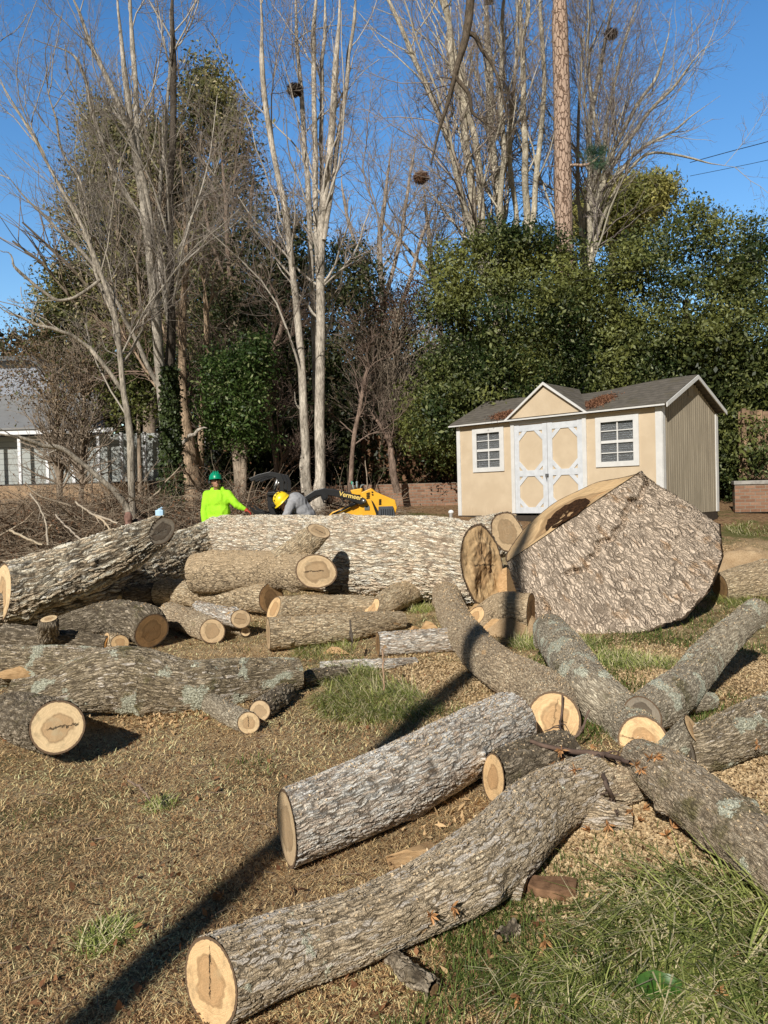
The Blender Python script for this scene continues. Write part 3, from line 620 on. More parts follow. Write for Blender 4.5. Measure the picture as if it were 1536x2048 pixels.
def bare_tree(name, label, catn, stems, d, n1=40, n2=350, n3=2200, n4=0, col=(.34,.29,.23), twig=(.30,.25,.20), group=None, sides=8, mat=None, tmin=.25, up=.2, lenf=(.15,.4), dj=1.2, tw=.006, stemcol=None, thin=1., wobs=.16, lowcut=None, ang=(18, 55)):
    base = PD(*stems[0][0][:2], d); root = empty(name, (base[0], base[1], Zg(base[0], base[1])), label, catn, group)
    SP, SR, parts = [], [], []
    for si, st in enumerate(stems):
        o = [0, *rng.uniform(-dj, dj, 9)][min(si, 9)]
        pts = []
        for j, q in enumerate(st):
            dd = d + o * min(1, j / 2.)
            if len(q) == 4: dd = q[3]
            p = PD(q[0], q[1], dd)
            if si == 0 and j == 0: p[2] = min(p[2], Zg(p[0], p[1]) - .05)
            pts.append([*p, q[2] * dd / F])
        S = catmull(pts, 34); S[:, 3] *= thin * np.clip((1 - np.linspace(0, 1, 34)) * 5, .1, 1); wv = np.stack([vn(np.stack([np.linspace(0, 9, 34), np.full(34, si * 3.1 + d), np.full(34, k * 5.)], -1)) for k in range(3)], -1) - .5
        S[:, :3] += wv * wobs * np.linspace(.1, 1, 34)[:, None]; SP.append(S[:, :3]); SR.append(np.maximum(S[:, 3], .008))
    SP, SR = np.array(SP), np.array(SR)
    V, Fq = tubes(SP, SR, 14 if d < 20 else 10)
    V = V + (fbm(V * 6, 2)[:, None] - .5) * .03
    cc = colarr(len(V), col, .1)
    if stemcol: k_ = len(V) // len(SP); cc[:k_, :3] = np.array(stemcol)
    mk('trunk', V, Fq, mat or M_stem, root, {'col': cc})
    if n1:
        P1, R1 = spawn(SP, SR, n1, ang, lenf, .34, 8, up, .14, tmin, .012)
        P2, R2 = spawn(np.concatenate([P1]), R1, n2, (20, 60), (.3, .6), .55, 7, .12, .17, .1, tw)
        P3, R3 = spawn(P2, R2, n3, (20, 65), (.35, .7), .6, 6, .06, .2, .05, tw * .7)
        if lowcut:
            def keep(P_, R_): k_ = (P_[:, :, 2].min(1) > lowcut) | (rng.random(len(P_)) < .25); return P_[k_], R_[k_]
            P2, R2 = keep(P2, R2); P3, R3 = keep(P3, R3)
        lst = [tubes(P1, R1, 6), tubes(P2, R2, 4), tubes(P3, R3, 3)]
        if n4: P4, R4 = spawn(P3, R3, n4, (20, 65), (.4, .8), .6, 4, .03, .22, .05, tw * .5); lst.append(tubes(P4, R4, 3))
        ns = [len(a[0]) for a in lst]; V, Fq = cat(lst)
        c = np.vstack([colarr(ns[0], col, .1)] + [colarr(k, twig, .25) for k in ns[1:]])
        mk('crown', V, Fq, M_twig, root, {'col': c})
    return root
def leafcards(C, N_, size, Nrm=None, aspect=.45, droop=.2, flat=0.):
    """leaf rhombi folded along the midrib: C centres, N_ count"""
    D = unit(rng.normal(size=(N_, 3)) + np.array([0, 0, -droop])); 
    q = rng.normal(size=(N_, 3)) if Nrm is None else Nrm + rng.normal(size=(N_, 3)) * .6
    S = unit(np.cross(D, q)); U = np.cross(S, D); s = np.asarray(size) * rng.uniform(.6, 1.25, N_)[:, None]
    a = C - D * s * .5; b = C + D * s * .5; m1 = C + S * s * aspect * .5 + U * s * .1; m2 = C - S * s * aspect * .5 + U * s * .1
    V = np.stack([a, m1, b, m2], 1).reshape(-1, 3); i = np.arange(N_) * 4
    return V, np.stack([i, i + 1, i + 2, i + 3], -1)
def leafy_tree(name, label, catn, blobs, n, size, c1, c2, c3=None, trunk=None, group=None, per=26, sig=.16, hollow=.45, thr=.42, twigs=0, aspect=.45, dark=.35, tint=.6, nscale=.9):
    """blobs: (px,py,d,rx px, ry px, depth radius m)"""
    B = []
    for (px, py, d, rx, ry, rd) in blobs:
        c = PD(px, py, d); B.append([*c, rx * d / F, rd, ry * d / F])
    B = np.array(B); vol = B[:, 3] * B[:, 5] + B[:, 3] * B[:, 4] * .5; 
    b0 = B[np.argmax(vol)]; root = empty(name, (b0[0], b0[1], Zg(b0[0], b0[1])), label, catn, group)
    nc = int(n / per * 2.2); idx = rng.choice(len(B), nc, p=vol / vol.sum()); u = unit(rng.normal(size=(nc, 3))); rr = (hollow ** 3 + (1 - hollow ** 3) * rng.random(nc)) ** (1 / 3)
    rr = rr * (1 + .5 * (fbm(u * 2.4 + idx[:, None] * 7, 3) - .5) * 2)
    C = B[idx, :3] + u * rr[:, None] * B[idx, 3:6]
    keep = fbm(C * nscale, 3) > thr; keep &= C[:, 2] > Zg(C[:, 0], C[:, 1]) + .1; C = C[keep]; u = u[keep]; C = C[:max(1, int(n / per))]; u = u[:len(C)]
    nl = len(C) * per; ci = np.repeat(np.arange(len(C)), per)
    P = C[ci] + rng.normal(size=(nl, 3)) * sig * np.array([1, 1, .8])
    V, Fq = leafcards(P, nl, size * (.55 + .9 * rng.random(len(C)))[ci][:, None], u[ci], aspect)
    t = fbm(C * .8 + 40, 3)[ci]; t2 = rng.random(nl); hgt = (t - .40) * 3.2 + (t2 - .5) * .5  # patchy clump tone, shade of the crown's hollows put into leaf colour
    c = np.array(c1)[None] * (1 - np.clip(hgt, 0, 1)[:, None]) + np.array(c2)[None] * np.clip(hgt, 0, 1)[:, None]
    if c3 is not None: k = rng.random(nl) < .12; c[k] = np.array(c3)
    c = c * (1 - dark * rng.random((nl, 1)))
    c = np.repeat(np.hstack([c, np.ones((nl, 1))]), 4, 0)
    if trunk:
        SP = []; SR = []
        for st in trunk:
            pts = [[*PD(q[0], q[1], q[3]), q[2] * q[3] / F] for q in st]
            if len(st) > 1: pts[0][2] = min(pts[0][2], Zg(pts[0][0], pts[0][1]) - .05) if st[0][1] > 850 else pts[0][2]
            S = catmull(pts, 20); SP.append(S[:, :3]); SR.append(S[:, 3])
        SP, SR = np.array(SP), np.array(SR); tv, tf = tubes(SP, SR, 10)
        mk('trunk', tv, tf, M_stem, root, {'col': colarr(len(tv), (.30,.24,.18), .1)})
        if twigs:
            P1, R1 = spawn(SP, SR, twigs // 8, (20, 70), (.2, .5), .5, 7, .2, .18, .2, .01); P2, R2 = spawn(P1, R1, twigs, (20, 60), (.3, .7), .5, 5, .1, .2, .1, .006)
            tv, tf = cat([tubes(P1, R1, 4), tubes(P2, R2, 3)]); mk('branches', tv, tf, M_twig, root, {'col': colarr(len(tv), (.30,.24,.18), .2)})
    mk('crown', V, Fq, M_leaf, root, {'col': c}, smooth=False)
    return root
BT = 'bare winter trees'
bare_tree('bare_tree', 'tall multi stemmed bare tree with ivy on its base, behind the worker in green', 'tree', [
    [(350,1040,24),(345,960,20),(343,860,19),(338,780,16),(342,640,11),(343,500,10),(343,300,9),(344,100,8),(345,-120,6)],
    [(338,960,15,17.),(332,860,17,17.),(325,790,15,16.9),(316,700,12,16.7),(306,600,11,16.6),(295,480,10,16.5),(285,400,9,16.4),(265,250,8,16.3),(248,100,7,16.2),(236,-80,6,16.1)],
    [(325,790,9,16.9),(318,650,9,17.2),(312,560,8,17.3),(300,430,7.5,17.4),(276,320,8,17.5),(272,180,7,17.6),(266,60,6.5,17.7),(262,-100,5,17.7)],
    [(312,600,6,16.7),(300,440,7,16.5),(270,300,7,16.2),(225,180,6,15.9),(170,60,6,15.6),(120,-60,5,15.4)],
    [(345,700,6,17.1),(334,620,6,17.3),(318,500,5,17.4),(322,380,5,17.5),(330,250,4.5,17.6),(342,100,4,17.7),(350,-60,3,17.7)],
    [(290,440,6,16.6),(232,360,5.5,16.3),(190,240,5,16.),(150,120,4,15.7),(70,80,3,15.4)],
    [(330,800,6,17),(275,690,6,16.5),(235,600,5,16.1),(180,520,5,15.8),(90,440,4,15.4),(0,330,3,15.)],
    [(358,900,6,16.8),(370,880,5,16.6),(392,862,4.5,16.5),(410,855,4,16.4)]],
    17.0, 50, 440, 1900, 1700, group=BT, stemcol=(.09,.075,.06), col=(.43,.39,.33), twig=(.29,.25,.21), tmin=.3, lenf=(.14,.42), lowcut=4., tw=.0045, thin=.74)  # main stem's colour darkened to stand in for shadow and ivy
bare_tree('bare_tree', 'slender spreading bare tree leaning left in front of the grey house', 'tree', [
    [(264,1035,12),(262,960,11),(258,860,10),(244,760,8),(232,650,7.5),(205,560,6.5),(170,470,6),(120,380,5),(60,260,5),(20,190,4),(-40,90,3)],
    [(262,1030,11,14.6),(236,990,9,14.5),(196,955,8,14.4),(150,912,7.5,14.2),(95,892,6,13.9),(40,880,5,13.6),(-40,860,4,13.3)],
    [(244,780,6,14.6),(180,700,6,14.4),(120,660,5,14.1),(60,640,4,13.9),(-30,600,3.5,13.7)],
    [(240,730,5,14.6),(262,700,4,14.8),(290,640,3.5,15),(310,560,3,15.1)],
    [(200,560,5,14.6),(130,600,4.5,14.3),(60,560,4,14.),(0,490,3,13.8)],
    [(232,650,5,14.6),(190,540,4,14.9),(170,400,3.5,15.1),(110,250,3,15.3),(100,120,2.5,15.4)]],
    14.6, 40, 360, 1700, 1500, group=BT, col=(.37,.33,.27), twig=(.27,.235,.20), tmin=.25, lenf=(.2,.5), thin=.68, tw=.004, lowcut=3.6)
bare_tree('bare_tree', 'clump of straight pale bare stems behind the yellow loader', 'tree', [
    [(636,1060,34),(636,1010,24),(640,960,15),(638,850,14),(640,700,13),(643,560,12),(646,440,11),(658,330,10),(668,200,9),(674,90,8),(682,-100,7)],
    [(634,1030,18,18.),(616,985,13,18),(610,900,12.5,17.9),(604,760,11,17.8),(594,640,10,17.7),(584,540,9,17.6),(572,440,9,17.5),(552,330,8,17.4),(530,200,8,17.3),(520,80,7,17.2),(516,-100,6,17.1)],
    [(632,800,8,18.3),(626,640,8,18.5),(620,480,7.5,18.6),(612,330,7,18.7),(602,200,6,18.8),(592,60,5,18.9),(585,-100,4,19)],
    [(640,640,8,18.1),(634,480,8,18.3),(630,330,8,18.3),(628,180,7,18.4),(630,40,6,18.5),(632,-100,5,18.5)],
    [(648,480,6,18.),(670,330,6.5,18.2),(688,190,6,18.4),(706,60,5,18.6),(720,-80,4,18.7)],
    [(640,560,6,18.4),(642,400,6,18.6),(644,240,6,18.7),(646,100,5,18.8),(648,-80,4,18.9)],
    [(608,985,7,18.3),(603,930,6,18.3),(610,860,4,18.3),(585,780,3,18.3)]],
    18.1, 46, 420, 1900, 1900, group=BT, col=(.48,.43,.36), twig=(.30,.25,.21), tmin=.25, lenf=(.12,.40), wobs=.14, thin=.72)
stR = [[(1000,760,22),(1000,560,18),(1000,470,15),(985,330,13),(985,170,12),(975,20,9),(970,-140,7)]]
for (x0, x1, x2, x3, r) in ((950,940,915,885,13),(965,955,925,880,11),(940,905,850,780,10),(1052,1048,1050,1040,11),(1062,1075,1090,1080,9),(1035,1022,1030,1052,8),(1000,1005,1003,1010,9)):
    stR.append([(1000,640,12,30.5),(x0,465,r,30.2),(x1,320,r*.9,29.6),(x2,170,r*.75,29.2),(x3,10,r*.6,29),((x3*2-x2),-140,r*.45,28.8)])
BIG = bare_tree('bare_tree', 'very large many stemmed bare tree rising behind the evergreen hedge', 'tree', stR, 31, 80, 800, 3500, 3500, group=BT, col=(.50,.45,.35), twig=(.34,.28,.23), tmin=.28, lenf=(.2,.5), dj=1.5, tw=.008, thin=.66, wobs=.4)
stS = [[(1165,760,18),(1168,560,15),(1172,480,13),(1178,380,12),(1182,270,10),(1205,140,8),(1225,20,6),(1245,-120,5)]]
for (x0, x1, x2, x3, y3, r) in ((1190,1225,1300,1350,20,9),(1185,1240,1330,1430,60,9),(1200,1260,1350,1440,190,7),(1180,1205,1240,1290,-60,8),(1160,1155,1165,1180,-60,7),(1210,1290,1390,1490,330,6),(1170,1200,1180,1230,-30,8)):
    stS.append([(1168,600,10,31.),(x0,430,r,31),(x1,310,r*.85,30.6),(x2,(310+y3)/2,r*.6,30.2),(x3,y3,r*.4,30)])
bare_tree('bare_tree', 'wide fan shaped bare tree right of the pine trunk', 'tree', stS, 31, 90, 900, 3800, 3800, group=BT, col=(.44,.40,.31), twig=(.26,.22,.20), tmin=.25, lenf=(.22,.6), dj=1.5, tw=.008, thin=.55, wobs=.4)
bare_tree('pine_tree', 'straight tall pine trunk with reddish plated bark behind the hedge', 'tree', [[(1135,980,24),(1132,700,20),(1128,480,18),(1125,300,17),(1121,120,16),(1118,0,16),(1115,-200,14)],[(1120,330,3,25.9),(1170,330,3,25.8),(1205,310,2,25.7)]], 26, 0, mat=M_pine, col=(.4,.25,.17), tmin=.7, wobs=.1)
for (stt, dd, lab, tc) in ((
    [[(760,900,10),(770,700,9),(760,500,7),(770,380,5),(790,250,4)],[(770,700,6,34),(820,560,5,34),(850,450,4,34),(880,380,3,34)],[(765,650,6,34),(720,520,5,34),(690,420,4,34),(680,330,3,34)],[(770,600,6,35),(800,480,5,35),(820,360,4,35),(830,280,3,35)]], 34, 'hazy grey twiggy tree far behind the loader', (.40,.33,.27)),(
    [[(880,900,10),(880,640,8),(860,520,7),(850,400,5),(840,330,4)],[(880,640,6,37),(920,520,5,37),(930,420,4,37)],[(870,560,5,37),(800,480,4,37),(750,420,3,37)]], 37, 'pale twiggy tree far behind, left of the evergreen hedge', (.42,.35,.28)),(
    [[(480,960,10),(470,700,8),(455,520,6),(450,360,5),(440,260,4)],[(470,640,5,25),(430,500,4,25),(400,380,3,25)],[(470,560,5,25),(500,430,4,25),(510,330,3,25)]], 25, 'thin brown tree between the two tall clumps', (.24,.18,.14)),(
    [[(560,980,8),(548,880,7),(530,760,6),(560,640,5),(520,540,4)],[(700,990,7,19),(706,900,6,19),(720,800,5,19),(740,700,4,19)],[(795,985,9,19.4),(785,930,9,19.4),(775,880,6,19.4),(740,820,4,19.4)],[(520,780,4,19),(470,700,3,19)]], 19, 'scrubby understory saplings around the loader', (.25,.18,.14))):
    bare_tree('bare_tree', lab, 'tree', stt, dd, 34, 320, 1500, 1500, thin=.8, group=BT, col=tc, twig=tuple(c * .8 for c in tc), tmin=.1, lenf=(.2,.5), tw=.008 * dd / 30 + .002, up=.1, ang=(25, 70))
# light trunks left of the worker
bare_tree('bare_tree', 'old pale split trunk standing just left of the worker in green', 'tree', [
    [(388,1010,22),(380,930,17),(372,860,12),(366,780,9),(366,640,7),(370,500,6),(360,340,4)],
    [(396,1010,12,18.8),(398,940,9,18.8),(404,860,7,18.8),(410,760,7,18.8),(412,660,6,18.8),(400,520,5,18.8)]], 18.6, 16, 150, 1000, group=BT, col=(.42,.31,.21), twig=(.28,.2,.15))
GR = (.035,.060,.014); GR2 = (.25,.265,.07)
leafy_tree('evergreen_tree', 'dense glossy evergreen left of and behind the shed', 'tree', [(1000,640,20.5,165,160,1.6),(905,700,20.5,75,190,1.4),(1090,600,21,110,120,1.5),(985,510,20.8,85,60,1.),(900,530,20.8,55,65,.9),(1060,500,21,60,50,.8),(1130,560,21,60,100,1),(980,810,20,150,130,1.4),(870,850,20,70,120,1.2),(1130,700,21.5,80,150,1.5)],
    98000, .105, GR, GR2, (.30,.33,.14), trunk=[[(1000,960,10,20.5),(1000,800,8,20.5),(990,640,5,20.6)]], group='evergreens behind the shed')
leafy_tree('evergreen_tree', 'tall dense evergreen behind the right end of the shed', 'tree', [(1380,640,20.5,165,170,1.8),(1260,590,20.5,85,100,1.5),(1365,470,21,66,66,1.),(1470,520,21,75,95,1.2),(1300,530,21,80,80,1.),(1300,740,20.8,190,110,1.5),(1500,760,20,80,220,1.5),(1480,900,19,60,90,1.0),(1190,740,21,80,120,1.2)],
    105000, .105, GR, GR2, (.30,.33,.14), trunk=[[(1380,960,10,20.5),(1380,800,8,20.5),(1370,600,5,20.6)],[(1500,960,6,19),(1500,850,5,19)]], group='evergreens behind the shed')
leafy_tree('evergreen_tree', 'small bright green broadleaf tree with twisted trunk beside the worker in green', 'tree', [(455,800,17.5,75,85,1.),(500,850,17.5,50,50,.7),(420,850,17.5,35,40,.5),(480,720,17.8,60,60,.8)],
    16000, .095, (.04,.08,.015), (.12,.19,.04), (.3,.35,.14), trunk=[[(484,985,13,17.5),(476,930,10,17.5),(466,870,8,17.5),(462,800,5,17.5)],[(484,985,8,17.4),(488,930,6,17.4),(495,860,4,17.4)]])
leafy_tree('evergreen_tree', 'tall olive vine clad tree at left behind the bare stems', 'tree', [(410,200,27,60,75,1.3),(460,290,27,50,90,1.2),(330,330,27,70,95,1.6),(250,330,27,65,100,1.5),(200,450,27,75,120,1.6),(300,480,27,120,120,1.8),(420,420,27,80,130,1.5),(240,620,27,130,140,2),(390,600,27,120,150,2),(150,640,27,70,110,1.5),(200,260,27,40,60,1)],
    95000, .16, (.09,.10,.03), (.38,.36,.14), (.52,.44,.24), trunk=[[(300,980,14,27),(300,700,12,27),(310,450,8,27),(360,260,4,27)],[(300,700,8,27),(220,480,6,27),(200,330,3,27)],[(300,620,8,27),(420,420,6,27),(430,230,3,27)]], group='evergreens at left', twigs=1500, thr=.40, sig=.3)
leafy_tree('evergreen_tree', 'dark green tree filling the middle behind the bare clump', 'tree', [(560,500,25,80,100,1.5),(560,640,25,120,150,2),(470,720,25,120,150,2),(680,700,25,120,130,2),(600,830,24,180,130,2),(760,850,23,110,120,1.6),(780,740,24,90,110,1.5),(700,560,26,60,80,1.2),(430,560,26,70,90,1.2)],
    80000, .14, (.022,.036,.010), (.11,.125,.04), (.22,.17,.09), trunk=[[(560,980,10,25),(560,800,9,25),(560,600,5,25)]], group='evergreens in the middle', thr=.42, sig=.26, twigs=1500)
leafy_tree('brown_shrub_tree', 'russet twiggy shrub tree hiding the roof of the grey house', 'tree', [(110,700,19,90,60,1.2),(70,760,19,90,60,1.1),(160,780,18.5,75,60,1.),(200,700,18.5,60,80,.9),(40,690,19,50,50,.8)],
    6500, .07, (.14,.09,.05), (.33,.23,.13), (.14,.16,.05), trunk=[[(120,985,6,19),(115,880,5,19),(105,740,3,19)],[(160,985,5,18.8),(165,860,4,18.8),(175,720,3,18.8)]], twigs=1500, thr=.5, sig=.3)
leafy_tree('evergreen_tree', 'low yellow green evergreen between the house and the ivy trunk', 'tree', [(270,820,19,55,55,.9),(290,740,19.5,60,60,.9),(230,760,19.5,50,50,.8)],
    9000, .10, (.06,.08,.018), (.22,.23,.06), trunk=[[(280,985,5,19),(278,880,4,19),(275,780,3,19)]], thr=.42, sig=.25)
leafy_tree('pine_tree', 'distant yellow green pine crown above the hedge', 'tree', [(1230,430,45,90,60,2.5),(1290,400,45,50,45,2),(1180,430,45,40,40,2),(1210,390,45,40,25,1.5)],
    30000, .30, (.20,.22,.05), (.62,.55,.18), trunk=[[(1225,800,9,45),(1225,600,8,45),(1225,420,5,45)]], aspect=.3, sig=.35, hollow=.0)
leafy_tree('pine_bough', 'few green needle tufts hanging beside the pine trunk', 'pine bough', [(1185,300,25.7,10,10,.15),(1200,325,25.7,12,10,.15),(1170,312,25.7,8,8,.12),(1205,305,25.7,8,9,.12)],
    1300, .26, (.05,.12,.07), (.10,.19,.10), aspect=.05, sig=.1, thr=.0, hollow=.0)
leafy_tree('red_vine_thicket', 'reddish brown tangle of dead vine leaves left of the evergreen hedge', 'vines', [(800,620,21.5,55,60,.9),(750,670,21.5,50,50,.8),(830,590,21.5,30,30,.5)],
    4200, .07, (.10,.045,.025), (.22,.11,.065), (.1,.1,.04), trunk=[[(790,985,4,21.5),(785,800,4,21.5),(795,640,3,21.5)],[(770,985,3,21.5),(760,800,3,21.5),(740,660,2,21.5)]], twigs=1800, thr=.4, sig=.25)
def mass(name, label, x0, x1, d0, d1, zt, n, size, c1, c2):
    X_ = rng.uniform(x0, x1, n); Yy = rng.uniform(d0, d1, n); top = zt * (.75 + .5 * fbm(np.stack([X_ * .35, Yy * .0, X_ * 0], -1), 3)); Zz = Zg(X_, Yy) + rng.random(n) * top
    V, Fq = leafcards(np.stack([X_, Yy, Zz], -1), n, size, None, .6)
    t = rng.random((n, 1)); c = np.array(c1) * (1 - t) + np.array(c2) * t
    return tag(mk(name, V, Fq, M_leaf, None, {'col': np.repeat(np.hstack([c, np.ones((n, 1))]), 4, 0)}, smooth=False), label, kind='stuff')
mass('woodland', 'far dark wood closing the view behind the yard', -34, 34, 38, 46, 7.5, 90000, .42, (.015,.02,.008), (.06,.06,.025))
mass('undergrowth', 'dark leafy undergrowth below the trees along the fence', -5.0, 10, 20.9, 24, 3.0, 45000, .16, (.012,.018,.006), (.045,.055,.018))
mass('undergrowth', 'dark leafy undergrowth behind the right end of the shed', 7.6, 16, 18.8, 24, 4.2, 50000, .15, (.02,.03,.008), (.07,.09,.025))
# ivy on the big trunk
def ivy():
    n = 5200; t = rng.random(n) ** .8; py = 1035 - t * 300; px = 345 - t * 6; side = rng.uniform(-1, 1, n)
    P = np.array([PD(a + s * (26 - 10 * tt), b, 16.75 - .25 * math.sqrt(max(0, 1 - s * s))) for a, b, s, tt in zip(px, py, side, t)]) + rng.normal(size=(n, 3)) * .035
    V, Fq = leafcards(P, n, .075, np.tile([[0, -1, .3]], (n, 1)), .8)
    c = np.array(GR) * (1 - rng.random((n, 1))) + np.array((.07,.09,.03)) * rng.random((n, 1))
    tag(mk('ivy', V, Fq, M_leaf, None, {'col': np.repeat(np.hstack([c, np.ones((n, 1))]), 4, 0)}, smooth=False), 'green ivy climbing the lower trunk of the tall tree at left', 'ivy')
ivy()
# squirrel nests
def nest(px, py, d, r, label, c=(.06,.04,.03)):
    n = 420; p0 = PD(px, py, d); dirs = unit(rng.normal(size=(n, 3))); P0 = p0 + dirs * np.array([1.2, 1., .75]) * r * rng.random((n, 1)) ** .6
    D = unit(np.cross(dirs, rng.normal(size=(n, 3)))); P = P0[:, None] + D[:, None] * np.linspace(-r * .9, r * .9, 4)[None, :, None]
    V, Fq = tubes(P, np.full((n, 4), r * .035), 3); tag(mk('squirrel_nest', V, Fq, M_twig, None, {'col': colarr(len(V), c, .4)}), label, 'nest', 'squirrel nests')
nest(590, 180, 18.5, .15, 'dark squirrel nest high in the middle tree clump'); nest(1222, 68, 30.3, .21, 'dark nest high right of the pine trunk'); nest(842, 355, 31, .24, 'rust coloured nest left of the large tree', (.22,.12,.07))
# tree behind the photographer: its trunk shadow crosses the logs, standing out of frame
def near_tree():
    s = np.array([.35, .937]); b = np.array([-.565, 3.34]) - s * 7.0
    root = empty('oak_tree', (b[0], b[1], 0), 'bare upright trunk standing behind the viewpoint, its shadow crossing the logs', 'tree')
    p = [(b[0], b[1], -.1, .12), (b[0]+.02, b[1], 2.5, .085), (b[0]-.03, b[1]+.03, 5, .085), (b[0]+.03, b[1], 7.3, .105), (b[0]+.02, b[1]+.1, 9.2, .09), (b[0]+.05, b[1]+.3, 10.3, .045), (b[0]-.1, b[1]+.4, 12, .015)]
    S = catmull(p, 50); A = [S[:, :3]]; V1 = tubes(S[None, :, :3], S[None, :, 3], 12)
    V, Fq = V1
    mk('trunk', V, Fq, M_stem, root, {'col': colarr(len(V), (.16,.125,.09), .1)})
near_tree()

def limb():
    D = 24.; k = D / F
    S2 = catmull([[*PD(x, y, d), r * d / F] for x, y, r, d in ((978,10,9,29),(970,-160,9,27.5),(958,-230,9,25),(948,-160,9,24),(945,-60,9,24),(938,30,8.5,24),(930,80,7.5,24),(915,130,6,24),(905,170,5,24),(893,215,4,24),(878,260,3,24),(862,330,1.5,24))], 70)
    S3 = catmull([[*PD(x, y, 24), r * 24 / F] for x, y, r in ((932,66,5),(950,72,5),(964,100,4),(985,130,3.5),(1000,170,2.5),(1015,240,1.5))], 40)
    S4 = catmull([[*PD(x, y, 24), r * 24 / F] for x, y, r in ((908,150,4),(920,165,4.5),(938,190,4),(945,225,3),(962,240,2),(990,262,1))], 40)
    lst = [tubes(S_[None, :, :3], S_[None, :, 3], 8) for S_ in (S2, S3, S4)]
    P2 = np.stack([S3[::2][:20, :3], S4[::2][:20, :3], S2[45:65, :3]]); a, ra = spawn(P2, np.full((3, 20), .03), 26, (25, 70), (.15, .45), .6, 7, -.05, .2, .15, .012); c, rc = spawn(a, ra, 110, (20, 70), (.3, .6), .6, 5, 0, .2, .1, .008)
    V, Fq = cat(lst + [tubes(a, ra, 5), tubes(c, rc, 3)]); o = mk('hanging_limb', V, Fq, M_stem, BIG, {'col': colarr(len(V), (.12,.095,.07), .1)}); o['label'] = 'dark crooked limb hanging down from the top'
limb()
